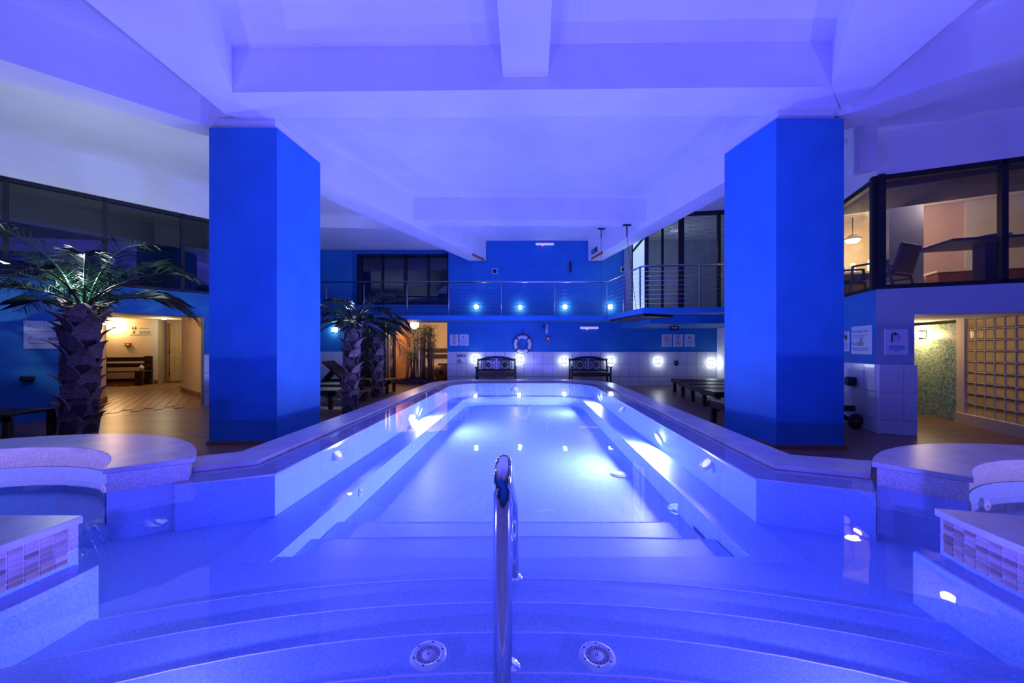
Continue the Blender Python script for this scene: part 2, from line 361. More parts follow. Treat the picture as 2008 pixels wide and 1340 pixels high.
# left angled wall with doorway and dark windows
LA, LB = (-8.9, 5.69 - 0.96 / 0.837), (-6.2, 7.766)
lm, LL = frame(LA, LB)
uo = (Vector((-7.94, 5.69)) - Vector(LA)).length       # old origin of measurement along the wall
d0, d1 = uo + 0.75, uo + 2.46
SILL_L, TOP_L = 2.31, 3.88
wl, wlm, LLEN = wall('wall_left', LA, LB, [(0, d0, 0, SILL_L), (d1, LL, 0, SILL_L), (d0, d1, 1.83, SILL_L), (0, LL, TOP_L, SLAB)], 'blue_paint',
    'blue left wall with corridor doorway and long dark window band')
wl.data.materials.append(M['plaster'])
for p in wl.data.polygons:
    if min(wl.data.vertices[i].co.z for i in p.vertices) > TOP_L - 0.01: p.material_index = 1
tile_dado(wl, d1, LL, 1.06)
wls, _, _ = wall('wall_left_rear', (-6.2, 7.76), (-6.2, YB), [(0, YB - 7.76, 0, SLAB)], 'blue_paint', 'blue side wall running back beyond the left doorway')
# right walls
RC = (5.13, 5.17)
RA = (6.42, 8.82)
wra, wram, RAL = wall('wall_right', RA, RC, [(0, 3.87, 0, 2.02), (0, 3.87, 3.62, SLAB)], 'blue_paint', 'blue right wall with white tile dado beside the shower entrance')
tile_dado(wra, 0, RAL, 0.965)
RB = (8.0, 4.00)
rbd = Vector((RB[0] - RC[0], RB[1] - RC[1])).normalized(); RB = (RC[0] + rbd.x * 3.2, RC[1] + rbd.y * 3.2)
wrb, wrbm, RBL = wall('wall_right_front', RC, RB, [(0, 0.40, 0, 2.02), (0.40, 3.2, 1.65, 2.02), (0, 3.2, 3.62, SLAB)], 'grey_blue_paint', 'pale blue wall panel and fascia over the shower entrance', 0.2)
mbx = MB(); mbx.box(-0.004, 0.404, -0.05, 0.0, 0, 0.965); mbx.build('tile_backing', 'wall_tile', wrb)
for (a, b) in ((0.58, 0.965), (0.195, 0.58), (0.0, 0.195)):
    for (u, w_) in ((0.0, 0.262), (0.262, 0.140)): link('tile', tile_mesh(w_, b - a), wrb, (u, -0.05, a))
for o_, f_ in ((wra, 0), (wrb, 0)):
    o_.data.materials.append(M['plaster'])
    for p in o_.data.polygons:
        if min(o_.data.vertices[i].co.z for i in p.vertices) > 3.6: p.material_index = 1
wrs, _, _ = wall('wall_right_rear', (6.42, YB), (6.42, 8.82), [(0, YB - 8.82, 0, SLAB)], 'plaster', 'white side wall end beyond the row of loungers')
# wall behind the camera and far sides to close the room (only seen in reflections)
wc, _, _ = wall('wall_front', (9.5, -3.0), (-9.3, -3.0), [(0, 18.8, 0, SLAB)], 'blue_paint', 'blue wall on the camera side of the pool hall')
ws1, _, _ = wall('wall_left_front', (-8.9, -3.0), LA, [(0, 7.5, 0, SLAB)], 'blue_paint', 'blue side wall left of the whirlpool')
ws2, _, _ = wall('wall_right_side', RB, (8.1, -3.0), [(0, 7.0, 0, SLAB)], 'blue_paint', 'blue side wall right of the whirlpool')

# ---- ceiling: slab and beams
ce = MB(); ce.box(-9.4, 10.5, -3.3, 12.4, SLAB, SLAB + 0.2); ceiling = struct(ce.build('ceiling', 'plaster'), 'white plaster ceiling slab above the pool, crossed by deep beams')
def beam(name, poly, z, label):
    o = MB().prism(poly, z, SLAB + 0.02).build(name, 'plaster'); struct(o, label); return o
beam('trim_1', [(-3.12, 4.1), (3.485, 4.008), (4.0, 4.46), (3.7, 4.50), (-3.3, 4.56), (-3.5, 4.5)], 4.05, 'wide white cross beam spanning between the two blue columns')
beam('trim_2', [(-3.12, 4.1), (-2.617, 3.05), (-1.75, 1.2), (-1.75, -3), (-3.5, -3), (-3.5, 4.5)], 4.052, 'splayed white ceiling beam in front of the column by the palm')
beam('trim_3', [(3.485, 4.008), (2.896, 3.13), (1.9, 1.5), (1.9, -3), (3.75, -3), (3.82, 3.0), (4.02, 4.46)], 4.053, 'splayed white ceiling beam in front of the column by the shower')
beam('trim_4', [(-0.1, 4.07), (-0.13, 3.1), (-0.22, -3), (0.24, -3), (0.34, 3.1), (0.40, 4.06)], 4.19, 'short white middle beam meeting the cross beam')
def lin(a, b, y): t = (y - a[1]) / (b[1] - a[1]); return (a[0] + (b[0] - a[0]) * t, y)
li = lambda y: lin((-3.12, 5.985), (-0.77, 11.55), y); lo = lambda y: lin((-3.43, 6.59), (-1.27, 11.6), y)
ri = lambda y: lin((3.48, 5.985), (2.36, 11.5), y); ro = lambda y: lin((3.795, 6.52), (2.84, 11.3), y)
rbl = beam('trim_5', [li(5.15), li(11.45), lo(11.45), lo(5.15)], 3.91, 'long white beam running from the column by the palm to the far wall')
rbr = beam('trim_6', [ri(5.0), ri(11.45), ro(11.45), ro(5.0)], 3.912, 'long white beam running from the column by the shower to the far wall')
beam('trim_7', [li(8.17), ri(8.23), ri(8.65), li(8.6)], 4.05, 'white cross beam above the middle of the pool')
beam('trim_8', [(-3.78, 4.58), (-3.5, 4.62), (-3.5, 5.0), (-3.96, 4.8), (-5.28, 3.79), (-8.9, 0.6), (-8.9, 0.15), (-4.9, 3.51)], 3.96, 'slanting white beam from the column over the palm')
beam('trim_9', [(4.05, 4.30), (3.8, 4.5), (3.8, 4.95), (4.26, 4.68), (5.21, 3.74), (8.1, 0.9), (8.1, 0.5), (4.85, 3.476)], 3.98, 'slanting white beam from the column towards the lounge window')
beam('trim_10', [(-6.2, 9.2), (-2.35, 9.5), (-1.3, YB - 0.03), (-6.15, YB - 0.03)], 4.25, 'lowered white bulkhead over the rear windows')
beam('trim_11', [(5.35, 3.7), (4.55, 4.6), (4.9, 5.5), (5.2, 5.3), (8.0, 4.1), (8.0, 1.3)], 4.22, 'lowered white bulkhead over the lounge window')
# wedge stub in the right bay
beam('trim_12', [(4.60, 4.86), (4.84, 4.86), (4.66, 5.1)], 3.55, 'small white wedge shaped beam stub beside the column')
# things on the beam ends
for (o_, px_, s_) in ((rbl, (911, 468), 1),):
    pass

# ---- columns
def column(name, x0a, x1a, ya, x0b, x1b, yb, label):
    t = thing(name, label, None); t['kind'] = 'structure'
    poly = [(x0a, ya), (x1a, ya), (x1b, yb), (x0b, yb)]
    sh = MB().prism(poly, 0.05, 3.91).build('shaft', 'column_paint', t)
    mbp = MB().prism([(x0a - 0.02, ya - 0.02), (x1a + 0.02, ya - 0.02), (x1b + 0.02, yb + 0.02), (x0b - 0.02, yb + 0.02)], 0, 0.05); mbp.build('plinth', 'terracotta', t)
    ci = 0.06; MB().prism([(x0a + ci, ya + ci), (x1a - ci, ya + ci), (x1b - ci, yb - ci), (x0b + ci, yb - ci)], 3.91, 4.06).build('capital', 'plaster', t)
    return t
column('column', xat(410, 4.52), xat(543, 4.52), 4.52, -3.70, -2.815, 5.39, 'blue painted square column standing near the big palm')
column('column', xat(1522, 4.34), xat(1655, 4.34), 4.34, 2.975, 3.86, 5.14, 'blue painted square column standing near the shower entrance')

# ================================================================== POOL
WZ = 0.27
def arc(c, r, a0, a1, n): return [(c[0] + r * math.cos(math.radians(a0 + (a1 - a0) * i / n)), c[1] + r * math.sin(math.radians(a0 + (a1 - a0) * i / n))) for i in range(n + 1)]
def pool_path(sl, cl, cr, sr, yf, rad, n=10):
    a = 0.04
    xl = cl[0] + a * (yf - rad - cl[1]); xr = cr[0] + a * (yf - rad - cr[1])
    side_l = [(cl[0] + (xl - cl[0]) * i / 6, cl[1] + (yf - rad - cl[1]) * i / 6) for i in range(6)]
    side_r = [(cr[0] + (xr - cr[0]) * i / 6, cr[1] + (yf - rad - cr[1]) * i / 6) for i in range(6)][::-1]
    A = arc((xl + rad, yf - rad), rad, 180, 90, n); B = arc((xr - rad, yf - rad), rad, 90, 0, n)
    return [sl] + side_l + A + B + side_r + [sr]
outer = pool_path((-2.62, 3.036), (-2.347, 3.186), (2.34, 3.086), (2.86, 2.92), 10.45, 1.25)
gap = pool_path((-2.40, 2.745), (-2.026, 2.93), (2.015, 2.824), (2.55, 2.61), 10.05, 1.05)
gap2 = pool_path((-2.39, 2.732), (-2.012, 2.915), (2.001, 2.809), (2.545, 2.596), 10.035, 1.04)
inner = pool_path((-2.30, 2.505), (-1.758, 2.722), (1.747, 2.626), (2.36, 2.38), 9.62, 0.85)
bench = pool_path((-1.42, 2.22), (-1.41, 2.75), (1.43, 2.65), (1.44, 2.22), 9.30, 0.6)[1:-1]
inner_main = inner[1:-1]
def z3(path, z): return [(p[0], p[1], z) for p in path]
pool = thing('swimming_pool', 'long tiled swimming pool with raised stone coping and overflow slot', 'pool', (0, 0, 0))
cp = MB(); cp.strip(z3(outer, 0.30), z3(gap, 0.30)); cp.strip(z3(outer, 0.0), z3(outer, 0.30)); cp.strip(z3(gap, 0.30), z3(gap, 0.2)); cp.build('coping', 'stone', pool)
gp = MB(); gp.strip(z3(gap, 0.215), z3(gap2, 0.215)); gp.strip(z3(gap2, 0.215), z3(gap2, 0.262)); gp.build('overflow_slot', 'gap_dark', pool)
lg = MB(); lg.strip(z3(gap2, 0.263), z3(inner, 0.263)); lg.build('ledge', 'ledge_stone', pool)
wa = MB(); wa.strip(z3(inner, 0.263), z3(inner, -0.12)); wa.build('pool_wall', 'pool_tile', pool)
nb = MB(); nb.tube(z3(inner, 0.258), 0.008, 6, False); nb.build('wall_edge', 'ledge_stone', pool)
be = MB(); be.strip(z3(inner_main, -0.05), z3(bench, -0.05)); be.strip(z3(bench, -0.05), z3(bench, -0.26))
ends = MB()
for a, b in ((inner_main[0], bench[0]), (inner_main[-1], bench[-1])): be.prism([a, b, (b[0], 2.14), (a[0] * 0.99, 2.14)], -0.30, -0.05)
be.build('bench_ledge', 'pool_tile', pool)
pf = MB(); pf.flat([(-1.8, 2.35)] + [tuple(p) for p in bench] + [(1.8, 2.35)], -0.25); pf.build('pool_floor', 'pool_tile', pool)
# entry steps: every tread is a broad curved slab, higher ones nearer the camera
def step(k, Y, z, half, c, z0, drop):
    n = 24; front = [(-half + 2 * half * i / n, Y - c * abs(-half + 2 * half * i / n) ** 2.2) for i in range(n + 1)]
    poly = front + [(half, min(front[-1][1] - 0.05, 0.7)), (-half, min(front[0][1] - 0.05, 0.7))]
    o = MB().prism(poly, z0, z).build('step', 'pool_tile', pool)
    e = MB(); e.tube([(p[0], p[1] - 0.004, z - 0.003) for p in front], 0.0055, 5, False); e.build('nosing', 'wall_tile', o)
for k, (Y, z, half, c) in enumerate([(2.96, -0.205, 1.40, 0.0), (2.62, -0.145, 1.42, 0.02), (2.243, -0.085, 2.3, 0.05), (1.964, -0.03, 2.35, 0.075), (1.69, 0.03, 2.35, 0.09), (1.437, 0.09, 2.35, 0.12), (1.19, 0.15, 2.3, 0.12)]):
    step(k, Y, z, half, c, -0.30, 0)
# basin shell
bs = MB(); bs.flat([(-2.75, 0.75), (2.75, 0.75), (2.75, 2.45), (1.43, 2.72), (1.43, 2.2), (-1.41, 2.2), (-1.41, 2.8), (-2.75, 2.45)], -0.054); bs.build('basin_floor', 'pool_tile', pool)
nd = MB(); nd.box(-2.6, 2.6, -1.2, 0.80, -0.3, 0.30); struct(nd.build('trim_13', 'stone'), 'stone edge slab on the camera side of the pool')

# whirlpools
def whirlpool(c, a_open0, a_open1, ccw, label, r0, r1, glow):
    """ring wall open between two angles (towards the pool)"""
    t = thing('whirlpool', label, 'whirlpool', (c[0], c[1], 0))
    n = 72
    A = [a_open0 + (a_open1 - a_open0) * i / n for i in range(n + 1)]
    P_ = lambda r, a: (r * math.cos(math.radians(a)), r * math.sin(math.radians(a)))
    poly = [P_(r1 - 0.025, a) for a in A] + [P_(r0 + 0.02, a) for a in A[::-1]]
    MB().prism(poly, 0.262, 0.385).build('ring_wall', 'pebble_face', t); MB().prism(poly, -0.12, 0.262).build('ring_footing', 'pool_tile', t)
    poly = [P_(r1, a) for a in A] + [P_(r0, a) for a in A[::-1]]
    rim = MB().prism(poly, 0.385, 0.42).build('rim_slab', 'stone', t); bevel(rim, 0.012, 3)
    # seat and floor
    st = MB(); st.prism([P_(r0 + 0.05, a) for a in A] + [P_(r0 - 0.42, a) for a in A[::-1]], -0.12, 0.06)
    st.strip([(*P_(r0 + 0.012, a), 0.262) for a in A], [(*P_(r0 + 0.012, a), 0.06) for a in A]); st.build('seat', 'pool_tile', t)
    MB().flat([P_(r0 + 0.05, 360 * i / 40) for i in range(40)], -0.098).build('tub_floor', 'pool_tile', t)
    return t
WL, WR = (-3.6, 1.72), (3.62, 1.38)
wpl = whirlpool(WL, 33, 359.5, 1, 'round whirlpool with raised rim at the palm side of the pool', 1.16, 1.61, 0)
wpr = whirlpool(WR, 136, -194.5, -1, 'round whirlpool with raised rim at the shower side of the pool', 1.18, 1.62, 0)
# mosaic bands on the outer face next to the pool
def mosaic_band(t, r, angs, rows, z0, z1, side, zbot):
    dh = (z1 - z0) / rows
    a0, a1, n = angs; da = (a1 - a0) / n
    bd = MB(); bd.strip([(r * math.cos(math.radians(a0 + (a1 - a0) * i / 30)), r * math.sin(math.radians(a0 + (a1 - a0) * i / 30)), z0) for i in range(31)],
                        [(r * math.cos(math.radians(a0 + (a1 - a0) * i / 30)), r * math.sin(math.radians(a0 + (a1 - a0) * i / 30)), z1) for i in range(31)]); bd.build('mosaic_bed', 'mosaic_grout', t)
    wd = abs(math.radians(da)) * r
    me = [MB().box(-0.004, 0.004, -wd * 0.445, wd * 0.445, -dh * 0.415, dh * 0.415).mesh('mosaic_tile', m_) for m_ in ('mosaic_a', 'mosaic_b', 'mosaic_c', 'mosaic_b', 'mosaic_a', 'mosaic_b')]
    for i in range(n):
        a = math.radians(a0 + da * (i + 0.5))
        for j in range(rows):
            link('mosaic_tile', random.choice(me), t, (r * math.cos(a), r * math.sin(a), z0 + dh * (j + 0.5)), a)
mosaic_band(wpl, 1.592, (-26, -2.2, 14), 7, 0.225, 0.385, 1, 0)
mosaic_band(wpr, 1.602, (166.6, 196, 17), 7, 0.225, 0.385, 1, 0)
# underwater ledges beside the near rims
def under_ledge(c, a0, a1, label, r):
    poly = arc(c, r + 0.09, a0, a1, 14) + arc(c, r - 0.1, a1, a0, 14)
    return MB().prism(poly, -0.10, 0.20).build('underwater_ledge', 'pool_tile')
for (c, a0, a1, par) in ((WL, -1, -60, wpl), (WR, 165, 236, wpr)):
    o = under_ledge((0, 0), a0, a1, '', 1.61); o.parent = par; bevel(o, 0.015, 2)

# water surface: one flat sheet over pool, basin and whirlpools
def water_outline():
    out = [tuple(p) for p in gap2]                       # left start -> far -> right end
    rr = 1.40
    out += [(WR[0] + rr * math.cos(math.radians(a)), WR[1] + rr * math.sin(math.radians(a))) for a in range(132, -196, -6)]
    out += [(2.2, 0.9), (2.2, 0.79), (-2.2, 0.79), (-2.2, 0.9)]
    out += [(WL[0] + rr * math.cos(math.radians(a)), WL[1] + rr * math.sin(math.radians(a))) for a in range(358, 36, -6)]
    return out
wt = MB().flat(water_outline(), WZ).build('pool_water', 'water'); tag(wt, 'still clear water glowing blue in pool and whirlpools', 'water', None, 'stuff')

# pool lamps: round fixtures set in the walls under water
def pool_lamp(loc, direction, power, color, size=0.16, glow='glow_pool', owner=None, label=None):
    d = Vector(direction).normalized(); owner = owner or pool
    q = d.to_track_quat('Z', 'Y').to_matrix().to_4x4(); q.translation = Vector(loc) - owner.location
    t = MB().lathe([(size * 0.42, 0.0), (size * 0.44, 0.025), (size * 0.6, 0.018), (size * 0.62, 0.0)], seg=20).build('pool_lamp', 'white_plastic', owner, q)
    if label: t['label'] = label
    MB().lathe([(0.001, 0.02), (size * 0.42, 0.02), (size * 0.42, 0.0)], seg=20).build('lens', glow, t)
    disc_light('pool_lamp_light', Vector(loc) + d * 0.05, d, power, color, size)
for loc, d in (((1.79, 4.45, 0.10), (-1, -0.05, -0.45)), ((1.94, 8.10, 0.10), (-1, 0, -0.4)), ((-1.59, 6.3, 0.10), (1, 0, -0.4))):
    pool_lamp(loc, d, 120, POOLW, label='bright white underwater lamp')
for x in (-1.2, 1.2): pool_lamp((x, 0.84, 0.235), (-x * 0.2, 0.75, 0.9), 115, BLUE, 0.12, 'glow_blue', label='added blue underwater lamp, out of view')  # added below the view to throw blue light up at the ceiling
for loc, d, p_ in (((-1.72, 3.6, 0.15), (1, 0, 0.9), 95), ((1.76, 3.3, 0.15), (-1, 0, 0.9), 95), ((-1.50, 8.2, 0.15), (1, 0, 0.9), 60), ((1.86, 6.2, 0.15), (-1, 0, 0.9), 95), ((0.1, 9.58, 0.12), (0, -1, 0.5), 40)):
    pool_lamp(loc, d, p_, BLUE, 0.12, 'glow_blue', label='added blue underwater lamp, out of view')  # blue lamps added along the walls for even ceiling light
for c, o_ in ((WL, wpl), (WR, wpr)): pool_lamp((c[0], c[1], -0.09), (0, 0, 1), 60, (0.34, 0.27, 1.0), 0.14, 'glow_blue', o_, 'added blue underwater lamp, out of view')

# ---- pool fittings
rail = thing('handrail', 'polished chrome handrail standing in the pool entry steps', 'handrail', (-0.023, 0.87, 0.15))
def bend(pts, r=0.09, n=7):
    out = [Vector(pts[0])]
    for i in range(1, len(pts) - 1):
        p = Vector(pts[i]); a = (Vector(pts[i - 1]) - p); b = (Vector(pts[i + 1]) - p); ra = min(r, a.length * 0.45); rb = min(r, b.length * 0.45)
        A = p + a.normalized() * ra; B = p + b.normalized() * rb
        for k in range(n + 1):
            t = k / n; out.append(A * (1 - t) ** 2 + p * 2 * t * (1 - t) + B * t * t)
    out.append(Vector(pts[-1])); return out
rp = bend([(0, 0, 0), (0, 0, 0.80), (0.037, 1.09, 0.225), (0.037, 1.09, -0.18)], 0.14, 10)
MB().tube(rp, 0.0215, 20).build('rail_tube', 'chrome', rail)
MB().tube([(0.012, 0.40, -0.06), (0.012, 0.40, 0.515)], 0.012, 12).build('post', 'chrome', rail)
for x, y, z in ((0, 0, 0), (0.012, 0.40, -0.06), (0.037, 1.09, -0.18)): MB().lathe([(0.001, 0.012), (0.036, 0.01), (0.042, 0.0)], (x, y, z + 0.001), 20).build('base_flange', 'chrome', rail)
def inlet(x, y, z, r, label):
    t = thing('pool_inlet', label, 'pool inlet', (x, y, z), 0, 'round inlets on the entry steps')
    MB().lathe([(r * 0.64, 0.004), (r * 0.68, 0.012), (r * 0.9, 0.012), (r, 0.006), (r, 0)], seg=32).build('flange', 'white_plastic', t)
    MB().lathe([(0.001, 0.003), (r * 0.64, 0.003)], seg=32).build('recess', 'rope', t)
    MB().lathe([(0.001, 0.011), (r * 0.36, 0.010), (r * 0.37, 0.0)], seg=24).build('cap', 'white_plastic', t)
    vane = MB().box(r * 0.36, r * 0.62, -0.0016, 0.0016, 0.003, 0.009).mesh('vane', 'white_plastic')
    for k in range(24): link('vane', vane, t, (0, 0, 0), 2 * math.pi * k / 24)
    sc = MB().lathe([(0.001, 0.0145), (0.004, 0.0135), (0.004, 0.011)], seg=8).mesh('screw', 'rope')
    for k in range(6): link('screw', sc, t, (r * 0.8 * math.cos(k * 1.047 + 0.4), r * 0.8 * math.sin(k * 1.047 + 0.4), 0))
    link('screw', sc, t, (0, 0, -0.001))
inlet(-0.30, 1.318, 0.09, 0.064, 'white slotted round inlet on the steps, on the palm side of the handrail')
inlet(0.305, 1.314, 0.09, 0.064, 'white slotted round inlet on the steps, on the shower side of the handrail')
md = thing('floor_drain', 'flat white round drain on the pool floor under the bright lamp', 'drain', (1.23, 4.18, -0.25))
MB().lathe([(0.001, 0.018), (0.07, 0.016), (0.075, 0.012)], seg=28).build('cover', 'white_plastic', md); MB().lathe([(0.075, 0.012), (0.10, 0.008), (0.105, 0)], seg=28).build('flange', 'white_plastic', md)
for k, (yy) in enumerate((3.35, 4.9, 6.6)):
    q = Matrix.Translation((-1.405 + 0.04 * (yy - 2.75), yy, -0.12)) @ Vector((1, 0, 0)).to_track_quat('Z', 'Y').to_matrix().to_4x4()
    MB().lathe([(0.012, 0.004), (0.03, 0.008), (0.036, 0.0)], seg=16).build('inlet_nozzle', 'white_plastic', pool, q)
for c, o_, a in ((WL, wpl, 62), (WR, wpr, 112)):
    ca = Vector((math.cos(math.radians(a)), math.sin(math.radians(a)), 0)); q = Matrix.Translation(ca * 1.165 + Vector((0, 0, 0.14))) @ (-ca).to_track_quat('Z', 'Y').to_matrix().to_4x4()
    MB().lathe([(0.012, 0.004), (0.03, 0.008), (0.04, 0.0)], seg=16).build('jet_nozzle', 'white_plastic', o_, q)

# ================================================================== WALL MOUNTED THINGS
def mount(name, label, cat, mtx, u, z, off=0.0, group=None):
    p = mtx @ Vector((u, -off, z)); d = mtx.to_3x3() @ Vector((1, 0, 0))
    return thing(name, label, cat, p, math.atan2(d.y, d.x), group)
def ub(px_, Y=YB): return xat(px_, Y) - X0             # position along the far wall
def zb(py_, Y=YB): return H - (py_ - HY) / F * Y
OFF = 0.017
def sconce(mtx, u, z, off, label, power=5.0, s=0.10, color=COOL, glow='glow_cool', group='small square wall lamps'):
    t = mount('wall_lamp', label, 'lamp', mtx, u, z, off, group)
    MB().box(-s * 0.75, s * 0.75, -0.012, 0, -s * 0.75, s * 0.75).build('back_plate', 'steel', t)
    o = MB().box(-s / 2, s / 2, -0.09, -0.012, -s / 2, s / 2).build('diffuser', glow, t); bevel(o, 0.012, 2)
    point_light('wall_lamp_light', (0, -0.16, 0), power, color, 0.05, t)
low = [(933, 704, 'between the exit arrow and a bench'), (1018, 706, 'under the lifebuoy'), (1106, 708, 'between the lifebuoy and the other bench'), (1197, 708, 'past the bench farther from the lifebuoy'), (1290, 709, 'on bare tiles below the three warning signs'), (1393, 712, 'next to the white wall end by the loungers')]
for x, y, l in low: sconce(wbm, ub(x), zb(y), OFF, 'glowing square wall lamp on white tiles ' + l, 0.35 if x < 1350 else 0.9)
for x, y, l in [(934, 602, 'first from the rear windows'), (1020, 603, 'second from the rear windows'), (1108, 602, 'third from the rear windows'), (1197, 602, 'by the bend of the walkway railing')]:
    sconce(wbm, ub(x), zb(y), 0.001, 'glowing square wall lamp above the walkway, ' + l, 0.35)
sconce(wbm, ub(657), zb(647), 0.001, 'glowing square wall lamp beside the smaller palm', 1.0, 0.13)
# life buoy
lb = mount('lifebuoy', 'white lifebuoy ring with dark bands hung on the far wall', 'lifebuoy', wbm, ub(1024.5), zb(675), OFF + 0.05)
R_, r_ = 0.225, 0.058
MB().tube([(R_ * math.cos(2 * math.pi * k / 40), 0, R_ * math.sin(2 * math.pi * k / 40)) for k in range(40)], r_, 12, closed=True).build('ring', 'buoy', lb)
for k in range(4):
    a = math.pi / 4 + k * math.pi / 2
    MB().tube([(R_ * math.cos(a + e), 0, R_ * math.sin(a + e)) for e in (-0.10, -0.03, 0.03, 0.10)], r_ + 0.004, 12, False).build('band', 'buoy_band', lb)
MB().tube([((R_ + 0.075 - 0.012 * math.cos(8 * math.pi * k / 48)) * math.cos(2 * math.pi * k / 48), -0.01, (R_ + 0.075 - 0.012 * math.cos(8 * math.pi * k / 48)) * math.sin(2 * math.pi * k / 48)) for k in range(48)], 0.008, 6, closed=True).build('grab_rope', 'rope', lb)
MB().tube([(-0.12, -0.06, 0.05), (-0.07, -0.07, -0.02), (-0.02, -0.07, -0.10), (-0.06, -0.06, -0.15), (-0.11, -0.06, -0.05), (-0.03, -0.07, 0.03), (-0.08, -0.06, 0.12)], 0.007, 6).build('coiled_line', 'rope', lb)
MB().tube([(0, 0.045, 0.42), (0, -0.02, 0.42), (0, -0.02, 0.36), (-0.02, -0.02, 0.28)], 0.012, 6).build('hook', 'print_black', lb)
# flat boards
def board(name, label, cat, mtx, u0, u1, z0, z1, off=0.0, material='sign_white', group=None):
    t = mount(name, label, cat, mtx, u0, z0, off, group); w_, h_ = u1 - u0, z1 - z0
    o = MB().box(0, w_, -0.012, 0, 0, h_).build('panel', material, t); bevel(o, 0.003, 1)
    return t, w_, h_
def ring_mark(t, x, z, r, y=-0.0145, material='print_red', slash=True):
    n = 28; mb = MB(); th = r * 0.16
    mb.strip([(x + r * math.cos(2 * math.pi * k / n), y, z + r * math.sin(2 * math.pi * k / n)) for k in range(n + 1)], [(x + (r - th) * math.cos(2 * math.pi * k / n), y, z + (r - th) * math.sin(2 * math.pi * k / n)) for k in range(n + 1)])
    if slash:
        a = math.radians(135); b = math.radians(-45); dx, dz = th * 0.35, th * 0.35
        mb.add([(x + r * 0.9 * math.cos(a) - dx, y, z + r * 0.9 * math.sin(a) - dz), (x + r * 0.9 * math.cos(a) + dx, y, z + r * 0.9 * math.sin(a) + dz), (x + r * 0.9 * math.cos(b) + dx, y, z + r * 0.9 * math.sin(b) + dz), (x + r * 0.9 * math.cos(b) - dx, y, z + r * 0.9 * math.sin(b) - dz)], [(0, 1, 2, 3)])
    mb.build('prohibition_ring', material, t)
def lines(t, x0, x1, zs, th, material='print_cyan', y=-0.0140, name='text_lines'):
    mb = MB()
    for i, z in enumerate(zs): mb.box(x0 + (0.04 * (x1 - x0) if i % 2 else 0), x1 - (0.08 * (x1 - x0) if i % 2 else 0), y - 0.0005, -0.0115, z, z + th)
    mb.build(name, material, t)
def figure(t, x, z, s, pose=0, material='print_black', y=-0.0150, name='figure'):
    """small standing pictogram"""
    mb = MB()
    mb.lathe([(0.001, 0), (0.001, 0)], (0, 0, 0), 3)
    mb = MB(); n = 12
    mb.add([(x + 0.13 * s * math.cos(2 * math.pi * k / n), y, z + 0.85 * s + 0.13 * s * math.sin(2 * math.pi * k / n)) for k in range(n)], [tuple(range(n))])
    mb.box(x - 0.14 * s, x + 0.14 * s, y, y + 0.001, z + 0.32 * s, z + 0.70 * s)
    lean = 0.18 if pose else 0.0
    for sx in (-0.09, 0.09): mb.bar((x + sx * s, y, z + 0.34 * s), (x + (sx * (1 + 2 * lean * 5)) * s, y, z), 0.001, 0.09 * s)
    mb.bar((x - 0.12 * s, y, z + 0.66 * s), (x - (0.24 + lean) * s, y, z + 0.4 * s), 0.001, 0.07 * s); mb.bar((x + 0.12 * s, y, z + 0.66 * s), (x + (0.24 + lean) * s, y, z + 0.42 * s), 0.001, 0.07 * s)
    mb.build(name, material, t)
def rule_sign(px0, px1, py0, py1, kind, label):
    t, w_, h_ = board('rule_sign', label, 'sign', wbm, ub(px0), ub(px1), zb(py1), zb(py0), 0.001, group='pool rule signs on the far wall')
    if kind == 'one': ring_mark(t, w_ / 2, h_ * 0.6, w_ * 0.33); figure(t, w_ / 2, h_ * 0.48, w_ * 0.30, 1); lines(t, w_ * 0.12, w_ * 0.88, (h_ * 0.20, h_ * 0.12), h_ * 0.035)
    if kind == 'two':
        for zz in (0.80, 0.30): ring_mark(t, w_ / 2, h_ * zz, w_ * 0.25); figure(t, w_ / 2, h_ * zz - w_ * 0.13, w_ * 0.26, 1)
        lines(t, w_ * 0.15, w_ * 0.85, (h_ * 0.54,), h_ * 0.035)
    if kind == 'info': figure(t, w_ * 0.42, h_ * 0.60, w_ * 0.3, 0); figure(t, w_ * 0.62, h_ * 0.60, w_ * 0.2, 0); lines(t, w_ * 0.12, w_ * 0.88, [h_ * (0.46 - 0.075 * k) for k in range(6)], h_ * 0.022)
rule_sign(882, 899, 656, 678, 'two', 'white sign with two prohibition rings next to the rear corridor')
rule_sign(901, 919, 656, 678, 'info', 'white sign with figures and text above the exit arrow')
rule_sign(1298, 1317, 656, 680, 'one', 'white sign with one large prohibition ring above the loungers')
rule_sign(1319.5, 1339, 656, 680, 'two', 'white sign with two prohibition rings above the loungers')
rule_sign(1342, 1362, 656, 680, 'info', 'white sign with figures and text above the loungers')
# exit signs, boxes, fittings on far wall
t, w_, h_ = board('exit_sign', 'small dark green exit sign with white arrow on the tiles', 'sign', wbm, ub(896.5), ub(913), zb(700.5), zb(695.5), OFF, 'exit_green')
MB().add([(w_ * 0.62, -0.0135, h_ * 0.5), (w_ * 0.75, -0.0135, h_ * 0.85), (w_ * 0.75, -0.0135, h_ * 0.6), (w_ * 0.93, -0.0135, h_ * 0.6), (w_ * 0.93, -0.0135, h_ * 0.4), (w_ * 0.75, -0.0135, h_ * 0.4), (w_ * 0.75, -0.0135, h_ * 0.15)], [tuple(range(7))]).build('arrow', 'sign_white', t)
text('lettering', 'EXIT', h_ * 0.8, 'sign_white', t, w_ * 0.05, -0.013, h_ * 0.2)
t, w_, h_ = board('air_grille', 'small square louvre grille below the exit arrow', 'grille', wbm, ub(897.5), ub(906.5), zb(711.5), zb(705), OFF, 'steel')
for k in range(5): MB().box(0.01, w_ - 0.01, -0.018, -0.010, h_ * (0.12 + 0.17 * k), h_ * (0.19 + 0.17 * k)).build('louvre', 'grout', t)
